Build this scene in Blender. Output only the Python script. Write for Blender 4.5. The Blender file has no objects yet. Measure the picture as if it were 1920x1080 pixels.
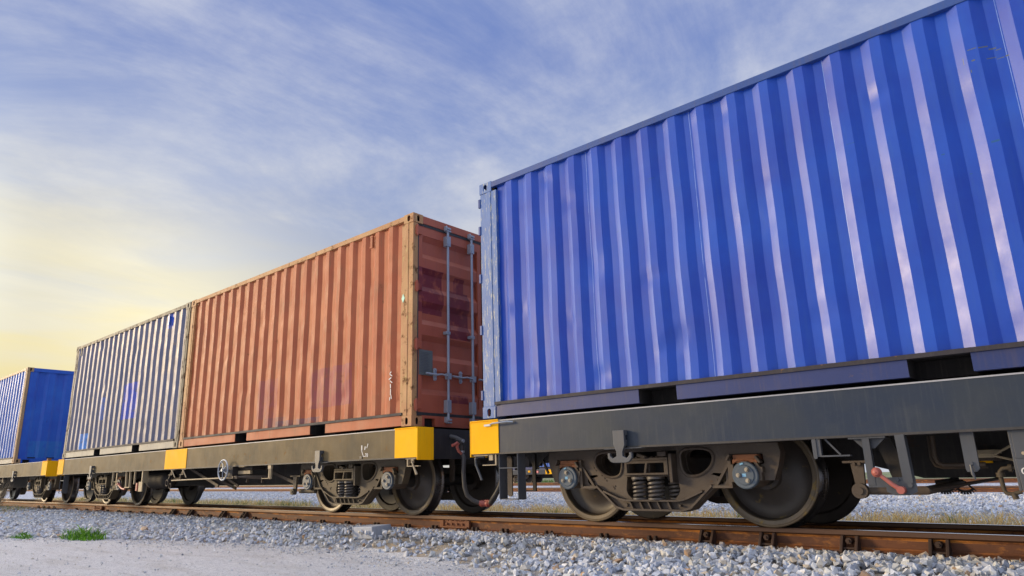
import bpy, bmesh, math, random
import numpy as np
from math import sin, cos, pi, radians as rad
from mathutils import Matrix, Vector
from mathutils.geometry import tessellate_polygon
from mathutils import noise as mnoise

random.seed(7); rng = np.random.default_rng(7)
sc = bpy.context.scene
col = sc.collection

# ------------------------------------------------------------------ camera
cam_d = bpy.data.cameras.new('camera'); cam = bpy.data.objects.new('camera', cam_d); col.objects.link(cam)
YAW, PITCH, ROLL = -0.75611323, 0.261302506, -0.0162722141
f = Vector((sin(YAW)*cos(PITCH), cos(YAW)*cos(PITCH), sin(PITCH)))
r0 = f.cross(Vector((0, 0, 1))).normalized(); u0 = r0.cross(f)
r = r0*cos(ROLL)+u0*sin(ROLL); u = -r0*sin(ROLL)+u0*cos(ROLL)
M = Matrix((( r.x, u.x, -f.x, 12.1557286), (r.y, u.y, -f.y, -5.27718894), (r.z, u.z, -f.z, 0.4195622), (0, 0, 0, 1)))
cam.matrix_world = M
cam_d.sensor_width = 36; cam_d.lens = 1305.94228/1920*36
cam_d.shift_x = 57.8536/1920; cam_d.shift_y = 8.0412/1920
cam_d.clip_start = 0.05; cam_d.clip_end = 5000
sc.camera = cam

# ------------------------------------------------------------------ light
SUN_AZ = rad(-119)      # measured from +y towards +x
SUN_EL = rad(12)
sdir = Vector((sin(SUN_AZ)*cos(SUN_EL), cos(SUN_AZ)*cos(SUN_EL), sin(SUN_EL)))
sd = bpy.data.lights.new('sun', 'SUN'); so = bpy.data.objects.new('sun', sd); col.objects.link(so)
sd.energy = 2.1; sd.angle = rad(11); sd.color = (1.0, 0.74, 0.42)
so.rotation_euler = sdir.to_track_quat('Z', 'Y').to_euler()
sc.view_settings.view_transform = 'Standard'; sc.view_settings.look = 'None'
sc.view_settings.gamma = 1; sc.view_settings.use_curve_mapping = False
sc.view_settings.exposure = 0.5

def world():
    w = bpy.data.worlds.new('World'); sc.world = w; w.use_nodes = True
    nt = w.node_tree; N = nt.nodes; L = nt.links; N.clear()
    def n(t, **k):
        x = N.new(t)
        for a, b in k.items(): setattr(x, a, b)
        return x
    def math_(op, a, b=None, c=None, clamp=False):
        m = n('ShaderNodeMath', operation=op, use_clamp=clamp)
        for i, v in enumerate((a, b, c)):
            if v is None: continue
            if isinstance(v, (int, float)): m.inputs[i].default_value = v
            else: L.new(v, m.inputs[i])
        return m.outputs[0]
    def mix(fac, a, b, bt='MIX'):
        m = n('ShaderNodeMixRGB', blend_type=bt)
        for i, v in enumerate((fac, a, b)):
            if isinstance(v, (int, float)): m.inputs[i].default_value = v
            elif isinstance(v, tuple): m.inputs[i].default_value = (*v, 1)
            else: L.new(v, m.inputs[i])
        return m.outputs[0]
    tc = n('ShaderNodeTexCoord')
    nrm = n('ShaderNodeVectorMath', operation='NORMALIZE'); L.new(tc.outputs['Generated'], nrm.inputs[0])
    sep = n('ShaderNodeSeparateXYZ'); L.new(nrm.outputs[0], sep.inputs[0])
    x, y, z = sep.outputs
    ramp = n('ShaderNodeValToRGB'); L.new(z, ramp.inputs[0])
    e = ramp.color_ramp.elements
    cols = [(0.0, (.40, .44, .52)), (.16, (.32, .39, .54)), (.33, (.20, .285, .54)), (.55, (.135, .205, .48)), (1.0, (.13, .20, .46))]
    e[0].position = 0; e[0].color = (*cols[0][1], 1); e[1].position = 1; e[1].color = (*cols[-1][1], 1)
    for p_, c_ in cols[1:-1]:
        q = e.new(p_); q.color = (*c_, 1)
    sky = n('ShaderNodeTexSky', sky_type='NISHITA'); sky.sun_disc = False
    sky.sun_elevation = SUN_EL; sky.sun_rotation = SUN_AZ % (2*pi)
    sky.air_density = 1.0; sky.dust_density = 1.5
    ns = mix(1.0, sky.outputs[0], (.05, .05, .05), 'MULTIPLY')
    base = mix(0.22, ramp.outputs[0], ns)
    # cirrus streaks: direction projected on a high plane, stretched along one axis
    zz = math_('MAXIMUM', math_('ADD', z, .10), .04)
    px = math_('DIVIDE', x, zz); py = math_('DIVIDE', y, zz)
    cmb = n('ShaderNodeCombineXYZ'); L.new(px, cmb.inputs[0]); L.new(py, cmb.inputs[1])
    mp = n('ShaderNodeMapping'); L.new(cmb.outputs[0], mp.inputs[0])
    mp.inputs['Rotation'].default_value = (0, 0, rad(38)); mp.inputs['Scale'].default_value = (1.15, .58, 1); mp.inputs['Location'].default_value = (1.3, .4, 0)
    n1 = n('ShaderNodeTexNoise'); L.new(mp.outputs[0], n1.inputs['Vector'])
    n1.inputs['Scale'].default_value = 1.35; n1.inputs['Detail'].default_value = 11; n1.inputs['Roughness'].default_value = .64; n1.inputs['Distortion'].default_value = .45
    mp2 = n('ShaderNodeMapping'); L.new(cmb.outputs[0], mp2.inputs[0]); mp2.inputs['Scale'].default_value = (.5, .7, 1); mp2.inputs['Location'].default_value = (4.1, 2.2, 0)
    n2 = n('ShaderNodeTexNoise'); L.new(mp2.outputs[0], n2.inputs['Vector']); n2.inputs['Scale'].default_value = .8; n2.inputs['Detail'].default_value = 4
    cl = math_('ADD', math_('MULTIPLY', n1.outputs[0], .68), math_('MULTIPLY', n2.outputs[0], .52))
    mr = n('ShaderNodeMapRange'); mr.interpolation_type = 'SMOOTHSTEP'; L.new(cl, mr.inputs[0]); mr.inputs[1].default_value = .47; mr.inputs[2].default_value = .70
    # sun side
    dt = n('ShaderNodeVectorMath', operation='DOT_PRODUCT'); L.new(nrm.outputs[0], dt.inputs[0])
    dt.inputs[1].default_value = Vector((-.95, -.28, .12)).normalized()
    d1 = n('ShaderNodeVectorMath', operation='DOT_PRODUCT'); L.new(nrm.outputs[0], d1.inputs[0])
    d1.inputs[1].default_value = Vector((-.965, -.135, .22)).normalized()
    dpos = math_('MAXIMUM', dt.outputs['Value'], 0.0)
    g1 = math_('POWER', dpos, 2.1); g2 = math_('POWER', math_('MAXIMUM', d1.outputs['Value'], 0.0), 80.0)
    low = n('ShaderNodeMapRange'); low.interpolation_type = 'SMOOTHSTEP'; L.new(z, low.inputs[0]); low.inputs[1].default_value = .46; low.inputs[2].default_value = .12
    wide = n('ShaderNodeMapRange'); wide.interpolation_type = 'SMOOTHSTEP'; L.new(z, wide.inputs[0]); wide.inputs[1].default_value = .62; wide.inputs[2].default_value = .22
    n4 = n('ShaderNodeTexNoise'); L.new(cmb.outputs[0], n4.inputs['Vector']); n4.inputs['Scale'].default_value = 4.5; n4.inputs['Detail'].default_value = 9; n4.inputs['Roughness'].default_value = .65
    pm = n('ShaderNodeMapRange'); L.new(n4.outputs[0], pm.inputs[0]); pm.inputs[1].default_value = .35; pm.inputs[2].default_value = .62; pm.inputs[3].default_value = .45; pm.inputs[4].default_value = 1.0
    cfac = math_('MULTIPLY', math_('MULTIPLY', mr.outputs[0], .72), pm.outputs[0])
    c1 = mix(cfac, base, (.50, .515, .57))
    hz = math_('MULTIPLY', math_('MULTIPLY', math_('POWER', dpos, 1.3), wide.outputs[0]), math_('ADD', math_('MULTIPLY', mr.outputs[0], .55), .42))
    c1 = mix(hz, c1, (.46, .47, .475))
    # uneven low cloud banks inside the glow
    mp3 = n('ShaderNodeMapping'); L.new(nrm.outputs[0], mp3.inputs[0]); mp3.inputs['Scale'].default_value = (1.5, 1.5, 9)
    n3 = n('ShaderNodeTexNoise'); L.new(mp3.outputs[0], n3.inputs['Vector']); n3.inputs['Scale'].default_value = 2.2; n3.inputs['Detail'].default_value = 8; n3.inputs['Distortion'].default_value = .4
    bank = n('ShaderNodeMapRange'); L.new(n3.outputs[0], bank.inputs[0]); bank.inputs[1].default_value = .40; bank.inputs[2].default_value = .64
    yl = math_('MULTIPLY', math_('MULTIPLY', g1, low.outputs[0]), math_('SUBTRACT', 1.25, math_('MULTIPLY', bank.outputs[0], .62)), clamp=True)
    c2 = mix(yl, c1, (.56, .465, .20))
    # brightest patch of thin cloud beside the hidden sun
    d2 = n('ShaderNodeVectorMath', operation='DOT_PRODUCT'); L.new(nrm.outputs[0], d2.inputs[0]); d2.inputs[1].default_value = Vector((-.90, .36, .22)).normalized()
    g3 = math_('POWER', math_('MAXIMUM', d2.outputs['Value'], 0.0), 70.0)
    gm0 = n('ShaderNodeVectorMath', operation='SCALE'); gm0.inputs[0].default_value = (.22, .20, .13); L.new(g3, gm0.inputs['Scale'])
    c2 = mix(1.0, c2, gm0.outputs[0], 'ADD')
    gm = n('ShaderNodeVectorMath', operation='SCALE'); gm.inputs[0].default_value = (.82, .90, .92); L.new(math_('MULTIPLY', g2, 6.5), gm.inputs['Scale'])  # narrow glow outside the view, added to whiten the rib highlights
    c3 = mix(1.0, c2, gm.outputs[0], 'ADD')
    # unseen overhead sky, brightness added to light the ground
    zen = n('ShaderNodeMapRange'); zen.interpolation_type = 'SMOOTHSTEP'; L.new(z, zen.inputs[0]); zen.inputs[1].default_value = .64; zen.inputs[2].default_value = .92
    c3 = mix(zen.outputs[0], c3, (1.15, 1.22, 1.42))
    # unseen sky behind the camera, added brightness to light the facing sides
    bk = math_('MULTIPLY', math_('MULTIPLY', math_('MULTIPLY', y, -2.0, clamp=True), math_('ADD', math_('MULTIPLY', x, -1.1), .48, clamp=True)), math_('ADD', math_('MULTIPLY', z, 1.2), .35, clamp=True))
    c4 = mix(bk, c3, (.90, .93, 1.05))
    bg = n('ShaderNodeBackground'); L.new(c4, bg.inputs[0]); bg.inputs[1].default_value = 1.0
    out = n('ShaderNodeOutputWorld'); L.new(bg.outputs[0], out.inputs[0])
world()

# ------------------------------------------------------------------ materials
class NT:
    def __init__(s, name):
        s.m = bpy.data.materials.new(name); s.m.use_nodes = True
        s.t = s.m.node_tree; s.b = s.t.nodes['Principled BSDF']; s.tc = None
    def n(s, t, **k):
        x = s.t.nodes.new(t)
        for a, b in k.items(): setattr(x, a, b)
        return x
    def set(s, sock, v):
        if isinstance(v, (int, float)): sock.default_value = v
        elif isinstance(v, tuple): sock.default_value = (*v, 1) if len(v) == 3 and sock.type == 'RGBA' else v
        else: s.t.links.new(v, sock)
    def coord(s, scale=(1, 1, 1), loc=(0, 0, 0)):
        if s.tc is None: s.tc = s.n('ShaderNodeTexCoord')
        mp = s.n('ShaderNodeMapping'); s.t.links.new(s.tc.outputs['Object'], mp.inputs[0])
        mp.inputs['Scale'].default_value = scale; mp.inputs['Location'].default_value = loc
        return mp.outputs[0]
    def noise(s, scale, detail=6, rough=.55, cs=(1, 1, 1), loc=(0, 0, 0), lo=0, hi=1, dist=0):
        nn = s.n('ShaderNodeTexNoise'); s.t.links.new(s.coord(cs, loc), nn.inputs['Vector'])
        nn.inputs['Scale'].default_value = scale; nn.inputs['Detail'].default_value = detail
        nn.inputs['Roughness'].default_value = rough; nn.inputs['Distortion'].default_value = dist
        if lo == 0 and hi == 1: return nn.outputs[0]
        mr = s.n('ShaderNodeMapRange'); s.t.links.new(nn.outputs[0], mr.inputs[0]); mr.inputs[1].default_value = lo; mr.inputs[2].default_value = hi
        return mr.outputs[0]
    def math(s, op, a, b=0.0, clamp=False):
        m = s.n('ShaderNodeMath', operation=op, use_clamp=clamp); s.set(m.inputs[0], a); s.set(m.inputs[1], b); return m.outputs[0]
    def mix(s, fac, a, b, bt='MIX'):
        m = s.n('ShaderNodeMixRGB', blend_type=bt); s.set(m.inputs[0], fac); s.set(m.inputs[1], a); s.set(m.inputs[2], b); return m.outputs[0]
    def bump(s, h, strength=.3, dist=.01):
        b = s.n('ShaderNodeBump'); b.inputs['Strength'].default_value = strength; b.inputs['Distance'].default_value = dist
        s.set(b.inputs['Height'], h); s.t.links.new(b.outputs[0], s.b.inputs['Normal'])
    def boxmask(s, axis, a0, a1, z0, z1):
        if s.tc is None: s.tc = s.n('ShaderNodeTexCoord')
        sp = s.n('ShaderNodeSeparateXYZ'); s.t.links.new(s.tc.outputs['Object'], sp.inputs[0])
        A = sp.outputs[axis]; Z = sp.outputs[2]
        m = s.math('MULTIPLY', s.math('GREATER_THAN', A, a0), s.math('LESS_THAN', A, a1))
        return s.math('MULTIPLY', m, s.math('MULTIPLY', s.math('GREATER_THAN', Z, z0), s.math('LESS_THAN', Z, z1)))

def paint(name, c, c2=None, rust=(.13, .055, .025), rust_amt=.1, rough=.42, patches=(), dirt=.25, dirtc=(.12, .10, .08), streak=True, bump=.12, spec=.5, metallic=0, seed=0, scratch=.0, scratchc=(.55, .55, .55), fine=60):
    t = NT(name)
    if c2 is None: c2 = tuple(min(1, v*1.25+.01) for v in c)
    L_ = (seed*3.1, seed*1.7, seed*2.3)
    base = t.mix(t.noise(1.6, 5, loc=L_, lo=.3, hi=.7), c, c2)
    for (ax, a0, a1, z0, z1, pc, pf) in patches:
        base = t.mix(t.math('MULTIPLY', t.boxmask(ax, a0, a1, z0, z1), t.noise(9, 4, loc=L_, lo=.25, hi=.5)), base, t.mix(pf, base, pc))
    if streak:
        st = t.noise(4, 6, cs=(9, 9, .7), loc=L_, lo=.52, hi=.8)
        base = t.mix(t.math('MULTIPLY', st, dirt), base, dirtc)
    bl = t.noise(3.2, 8, .65, loc=(seed+5, 2, 1), lo=.5, hi=.8)
    base = t.mix(t.math('MULTIPLY', bl, dirt*.7), base, dirtc)
    rm = t.noise(7, 10, .7, loc=(seed+9, 4, 3), lo=.70-rust_amt, hi=.78-rust_amt)
    base = t.mix(rm, base, rust)
    if scratch > 0:
        sm = t.noise(9, 8, .7, cs=(6, 6, .9), loc=(seed, 8, 2), lo=.68-scratch, hi=.73-scratch)
        base = t.mix(sm, base, scratchc)
    t.set(t.b.inputs['Base Color'], base)
    rr = t.math('ADD', t.math('MULTIPLY', t.noise(5, 6, loc=(1, seed, 5)), .28), rough-.14)
    t.set(t.b.inputs['Roughness'], t.math('ADD', rr, t.math('MULTIPLY', rm, .3), clamp=True))
    t.b.inputs['Specular IOR Level'].default_value = spec; t.b.inputs['Metallic'].default_value = metallic
    h = t.math('ADD', t.noise(fine, 5, .6), t.math('MULTIPLY', rm, .6))
    t.bump(h, bump, .004)
    return t.m

SEAM = [(0, x_-.0022, x_+.0022, .16, 2.52, (.25, .36, .72), .8) for x_ in (1.41, 2.515, 3.64, 4.74)]
for (xg, zl, w_, h_) in ((11.75, 2.150, .05, .006), (11.81, 2.143, .05, .009), (11.855, 2.118, .04, .010), (11.885, 2.10, .03, .006), (11.84, 2.052, .05, .007), (11.885, 2.036, .04, .006), (11.922, 2.038, .02, .010), (11.745, 2.066, .02, .010), (11.69, 2.085, .004, .05), (11.722, 1.995, .006, .02)):
    SEAM.append((0, xg-7.18-w_/2, xg-7.18+w_/2, zl-h_/2, zl+h_/2, (.12, .13, .07), .85))
for (xg, zl, w_, h_) in ((11.765, 1.466, .045, .014), (11.475, 1.472, .02, .008), (11.60, 1.30, .015, .006), (10.1, 1.9, .05, .005), (10.93, 1.75, .06, .004), (9.3, 2.0, .05, .005), (8.9, 1.6, .04, .005)):
    SEAM.append((0, xg-7.18-w_/2, xg-7.18+w_/2, zl-h_/2, zl+h_/2, (.01, .09, .17), .8))
blueA = paint('blue_paint', (.005, .040, .36), (.006, .075, .47), rust_amt=-.035, rough=.40, dirt=.30, dirtc=(.03, .10, .36), bump=.06, seed=1, spec=.52, patches=SEAM, scratch=-.02, scratchc=(.02, .12, .28))
blueA_post = paint('blue_scuffed_paint', (.045, .12, .34), (.09, .18, .42), rust_amt=.05, rust=(.20, .16, .12), rough=.5, dirt=.3, dirtc=(.2, .24, .28), seed=2, scratch=.13, scratchc=(.38, .40, .36))
blueA_rail = paint('dark_blue_paint', (.014, .028, .12), (.022, .040, .16), rust_amt=.09, rust=(.10, .07, .06), rough=.5, dirt=.4, dirtc=(.09, .07, .08), seed=3)
P = [(0, 3.97-0, 4.86, .35, .875, (.30, .075, .085), .75), (0, 2.57, 3.1, .3, .87, (.33, .10, .10), .6), (0, 3.1, 4.2, .16, .24, (.10, .09, .14), .55), (0, 2.7, 3.3, .16, .30, (.10, .09, .14), .4)]
redB = paint('red_oxide_paint', (.35, .085, .035), (.45, .130, .052), rust=(.17, .07, .03), rust_amt=.065, rough=.60, spec=.35, dirt=.7, dirtc=(.22, .105, .05), seed=4, patches=P, bump=.08, scratch=.02, scratchc=(.40, .24, .13))
redB_post = paint('scuffed_red_paint', (.40, .19, .09), (.52, .30, .14), rust=(.15, .07, .03), rust_amt=.15, rough=.65, spec=.3, dirt=.8, dirtc=(.36, .25, .09), seed=5, scratch=.10, bump=.3, fine=40, scratchc=(.50, .38, .15))
PD = [(1, .10, .53, 1.36, 1.925, (.155, .012, .022), .92), (1, .62, .99, 1.10, 1.72, (.14, .012, .022), .92), (1, .735, .915, 1.7, 1.9, (.155, .012, .022), .85), (1, .6, .95, .30, .40, (.155, .012, .03), .8)]
redD = paint('red_door_paint', (.36, .080, .040), (.44, .115, .058), rust=(.16, .05, .03), rust_amt=.0, rough=.5, dirt=.3, dirtc=(.17, .06, .04), seed=6, patches=PD, bump=.06)
PN = [(0, 3.26, 4.01, .66, 1.37, (.05, .09, .50), .95), (0, .99, 1.46, .13, .50, (.08, .28, .72), .95), (0, 2.01, 2.21, .73, 1.21, (.06, .14, .45), .8), (0, 5.13, 5.29, 2.23, 2.515, (.02, .09, .55), .95)]
navyL = paint('navy_paint', (.085, .10, .18), (.12, .13, .215), rust=(.30, .20, .11), rust_amt=.05, rough=.52, spec=.5, dirt=.6, dirtc=(.30, .225, .14), seed=7, patches=PN, bump=.07)  # tan dirt colour also paints in the warm grazing sheen
navy_post = paint('weathered_post_paint', (.30, .25, .17), (.24, .22, .17), rust=(.10, .06, .035), rust_amt=.17, rough=.65, spec=.3, dirt=.7, dirtc=(.11, .10, .07), seed=8, fine=40, bump=.3)
navy_rail = paint('grey_rail_paint', (.20, .20, .19), (.27, .26, .22), rust=(.14, .08, .04), rust_amt=.06, rough=.55, dirt=.4, seed=9)
blueC = paint('far_blue_paint', (.03, .10, .40), (.05, .15, .48), rust_amt=-.02, rough=.4, dirt=.2, seed=10)
blueCend = paint('bright_blue_end_paint', (.010, .075, .46), (.02, .13, .55), rust=(.02, .03, .12), rust_amt=.05, rough=.42, dirt=.35, dirtc=(.04, .02, .36), seed=11,
                 patches=[(1, .3, 1.1, .15, .6, (.02, .18, .5), .6), (1, 1.3, 2.1, .2, .9, (.03, .16, .55), .5)])
orange_post = paint('tan_post_paint', (.42, .25, .12), (.34, .23, .13), rust=(.18, .09, .04), rust_amt=.1, rough=.6, dirt=.4, seed=12)
sillA = paint('grey_wagon_paint', (.022, .034, .060), (.045, .052, .056), rust=(.14, .10, .09), rust_amt=-.015, rough=.42, dirt=.5, dirtc=(.075, .080, .085), seed=13, bump=.15, spec=.28)
sillB = paint('dusty_glow_wagon_paint', (.085, .070, .045), (.17, .125, .062), rust=(.21, .125, .05), rust_amt=.10, rough=.6, dirt=.55, dirtc=(.19, .135, .06), seed=14, bump=.1, spec=.15)  # weathered tan, with the warm glow's reflection put into the colour
sill_edge = paint('sill_edge_paint', (.022, .022, .025), (.045, .042, .04), rust_amt=.03, rough=.6, seed=15)
sill_top = paint('flange_highlight_paint', (.30, .31, .34), (.42, .42, .42), rust_amt=.04, rough=.45, seed=16)  # pale tone paints in the highlight along the top flange
yellow = paint('yellow_paint', (.92, .44, .003), (.98, .52, .006), rust=(.38, .19, .03), rust_amt=-.02, rough=.62, dirt=.25, dirtc=(.5, .27, .04), seed=17, bump=.05, spec=.12)
blackp = paint('black_wagon_paint', (.018, .018, .021), (.035, .034, .038), rust_amt=.0, rough=.5, seed=18)
under = paint('underframe_paint', (.013, .011, .0105), (.024, .020, .018), rust=(.06, .035, .022), rust_amt=.1, rough=.7, seed=19)
cast = paint('cast_bogie_steel', (.048, .034, .025), (.092, .066, .045), rust=(.13, .075, .045), rust_amt=.08, rough=.62, dirt=.5, dirtc=(.17, .14, .10), seed=20, bump=.45, streak=False, fine=90)
castB = paint('dusty_bogie_steel', (.065, .050, .033), (.11, .085, .052), rust=(.16, .10, .05), rust_amt=.06, rough=.65, dirt=.5, dirtc=(.15, .12, .07), seed=21, bump=.45, streak=False, fine=90)
wheelm = paint('wheel_steel', (.045, .036, .030), (.078, .062, .048), rust=(.20, .14, .05), rust_amt=.09, rough=.45, dirt=.4, dirtc=(.15, .12, .075), seed=22, bump=.2, streak=False)
wheelrim = paint('wheel_rim_steel', (.12, .09, .058), (.19, .14, .08), rust=(.30, .20, .05), rust_amt=.12, rough=.42, dirt=.3, dirtc=(.2, .16, .09), seed=29, bump=.15, streak=False)
tread = paint('polished_tread', (.10, .09, .09), (.2, .19, .18), rust_amt=-.1, rough=.30, metallic=.9, seed=23, bump=.05, streak=False)
rusty = paint('orange_rust', (.19, .07, .032), (.27, .11, .045), rust=(.08, .035, .02), rust_amt=.1, rough=.8, seed=24, bump=.5, streak=False)
bluecap = paint('blue_grey_cap', (.065, .088, .115), (.10, .13, .16), rust=(.1, .06, .04), rust_amt=.05, rough=.45, seed=25, bump=.1, streak=False)
boltm = paint('tan_bolt_steel', (.34, .29, .22), (.42, .37, .28), rust_amt=.02, rough=.5, seed=26, streak=False)
springm = paint('spring_steel', (.085, .075, .07), (.12, .105, .09), rust_amt=.04, rough=.42, seed=27, streak=False, bump=.1)
galv = paint('galvanised_steel', (.30, .34, .40), (.40, .44, .50), rust=(.24, .17, .12), rust_amt=.02, rough=.42, metallic=.35, seed=28, bump=.1)
greyst = paint('grey_bracket_paint', (.050, .056, .066), (.088, .092, .10), rust=(.15, .1, .07), rust_amt=.04, rough=.45, seed=30)
tanst = paint('tan_dusty_steel', (.34, .27, .17), (.42, .34, .22), rust_amt=.04, rough=.6, seed=31)
redp = paint('faded_red_paint', (.34, .075, .055), (.42, .12, .09), rust_amt=.0, rough=.45, seed=32, bump=.08)
rubber = paint('black_rubber', (.028, .026, .027), (.045, .042, .04), rust_amt=-.2, rough=.55, seed=33, streak=False)
seal = paint('door_seal_rubber', (.022, .024, .026), (.035, .036, .038), rust_amt=-.2, rough=.6, seed=34)
slate = paint('slate_plate', (.095, .11, .105), (.13, .145, .14), rust_amt=.0, rough=.5, seed=35)
white = paint('white_chalk_paint', (.62, .60, .56), (.7, .68, .64), rust_amt=-.2, rough=.7, dirt=.1, seed=36)
teal = paint('teal_paint', (.16, .50, .42), rust_amt=-.2, seed=37)
cyanp = paint('light_blue_chalk', (.15, .42, .66), (.3, .55, .75), rust_amt=-.2, seed=38)
dark = paint('hollow_shade', (.010, .009, .009), (.014, .012, .012), rust_amt=-.2, rough=.9, seed=39)  # near-black, shade inside slots and pockets put into the colour
concrete = paint('bluish_concrete', (.33, .36, .42), (.42, .45, .51), rust_amt=-.1, rough=.85, seed=40, bump=.4)
signred = paint('sign_red', (.65, .05, .05), rust_amt=-.2, seed=41)
def rail_mats():
    t = NT('rail_rust'); b = t.mix(t.noise(2.5, 8, cs=(.5, 3, 3), lo=.3, hi=.7), (.085, .034, .018), (.17, .062, .024))
    b = t.mix(t.noise(5, 9, .7, cs=(1, 1, 2.2), lo=.55, hi=.72), b, (.42, .165, .032))
    b = t.mix(t.noise(11, 9, .7, cs=(1, 1, 1), lo=.55, hi=.70), b, (.055, .026, .018))
    og = t.boxmask(1, -1, 1, .086, .108); b = t.mix(t.math('MULTIPLY', og, t.noise(6, 8, .7, cs=(.6, 1, 1), lo=.42, hi=.58)), b, (.50, .19, .03))
    og = t.boxmask(1, -1, 1, .012, .03); b = t.mix(t.math('MULTIPLY', og, t.noise(6, 8, .7, loc=(4, 4, 4), cs=(.6, 1, 1), lo=.45, hi=.65)), b, (.36, .13, .03))
    t.set(t.b.inputs['Base Color'], b); t.b.inputs['Roughness'].default_value = .72
    t.bump(t.noise(70, 6, .65), .5, .004)
    u_ = NT('rail_head_steel'); u_.set(u_.b.inputs['Base Color'], u_.mix(u_.noise(3, 6, cs=(.3, 8, 3)), (.10, .052, .032), (.17, .095, .055)))
    u_.b.inputs['Metallic'].default_value = .35; u_.set(u_.b.inputs['Roughness'], u_.noise(4, 4, cs=(.5, 6, 4), lo=-.6, hi=1.8)); u_.bump(u_.noise(30, 4, cs=(.2, 2, 2)), .12, .003)
    v = NT('rail_running_band'); v.set(v.b.inputs['Base Color'], (.55, .52, .52)); v.b.inputs['Metallic'].default_value = 1; v.b.inputs['Roughness'].default_value = .22
    return t.m, u_.m, v.m
railrust, railhead, railtop = rail_mats()
clipm = paint('dark_clip_steel', (.040, .024, .018), (.08, .042, .028), rust=(.13, .06, .03), rust_amt=.08, rough=.75, seed=42, bump=.3, streak=False)

def ground_mat(name, kind):
    t = NT(name)
    if kind == 'road':
        b = t.mix(t.noise(.9, 6, cs=(.5, 1, 1), lo=.3, hi=.7), (.72, .725, .745), (.80, .80, .815))
        b = t.mix(t.noise(22, 10, .8, lo=.46, hi=.66), b, (.52, .53, .57))
        b = t.mix(t.noise(2.6, 8, .65, cs=(.35, 1.6, 1), lo=.50, hi=.68), b, (.60, .59, .585))
        b = t.mix(t.noise(110, 3, .6, lo=.57, hi=.63), b, (.20, .21, .24))
        b = t.mix(t.noise(75, 3, .6, loc=(3, 3, 3), lo=.60, hi=.66), b, (.78, .78, .80))
        h = t.math('ADD', t.noise(45, 8, .8), t.math('MULTIPLY', t.noise(7, 7), 2.0)); bs, bd = 1.0, .035
    elif kind == 'bed':
        b = t.mix(t.noise(1.7, 7, .6, lo=.42, hi=.60), (.36, .355, .35), (.42, .31, .17))
        b = t.mix(t.noise(45, 8, .8, lo=.42, hi=.62), b, (.24, .24, .25))
        h = t.noise(50, 8, .8); bs, bd = .9, .02
    elif kind == 'far':
        v = t.n('ShaderNodeTexVoronoi'); v.feature = 'F1'; t.t.links.new(t.coord(), v.inputs['Vector']); v.inputs['Scale'].default_value = 17; v.inputs['Randomness'].default_value = 1
        sp = t.n('ShaderNodeSeparateXYZ'); t.t.links.new(v.outputs['Color'], sp.inputs[0])
        b = t.mix(sp.outputs[0], (.23, .26, .34), (.58, .60, .65))
        b = t.mix(t.math('GREATER_THAN', sp.outputs[1], .93), b, (.45, .34, .24))
        b = t.mix(t.noise(.6, 5, lo=.45, hi=.7), b, t.mix(.5, b, (.42, .43, .47)))
        h = v.outputs['Distance']; bs, bd = 1.0, .04
    t.set(t.b.inputs['Base Color'], b); t.b.inputs['Roughness'].default_value = .95; t.b.inputs['Specular IOR Level'].default_value = .2
    t.bump(h, bs, bd)
    return t.m
roadm = ground_mat('gravel_road_dust', 'road'); bedm = ground_mat('ballast_sand', 'bed'); farm = ground_mat('far_gravel', 'far')
def vcol_mat(name, rough=.85, trans=0, tint=None):
    t = NT(name); a = t.n('ShaderNodeAttribute'); a.attribute_name = 'Col'
    b = a.outputs['Color']
    if name == 'crushed_stone': b = t.mix(t.noise(28, 6, .7, lo=.35, hi=.75), b, t.mix(.55, b, (.20, .205, .22)))
    t.set(t.b.inputs['Base Color'], b); t.b.inputs['Roughness'].default_value = rough; t.b.inputs['Specular IOR Level'].default_value = .25
    if name == 'crushed_stone': t.bump(t.noise(80, 5, .7), .35, .006)
    return t.m
def leafy(m):
    t = m.node_tree; p = t.nodes['Principled BSDF']; a = [x for x in t.nodes if x.type == 'ATTRIBUTE'][0]; o = [x for x in t.nodes if x.type == 'OUTPUT_MATERIAL'][0]
    tr = t.nodes.new('ShaderNodeBsdfTranslucent'); t.links.new(a.outputs['Color'], tr.inputs[0])
    mx = t.nodes.new('ShaderNodeMixShader'); mx.inputs[0].default_value = .42
    t.links.new(p.outputs[0], mx.inputs[1]); t.links.new(tr.outputs[0], mx.inputs[2]); t.links.new(mx.outputs[0], o.inputs[0]); return m
stonem = vcol_mat('crushed_stone'); grassm = leafy(vcol_mat('grass_blade', .7))

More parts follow.
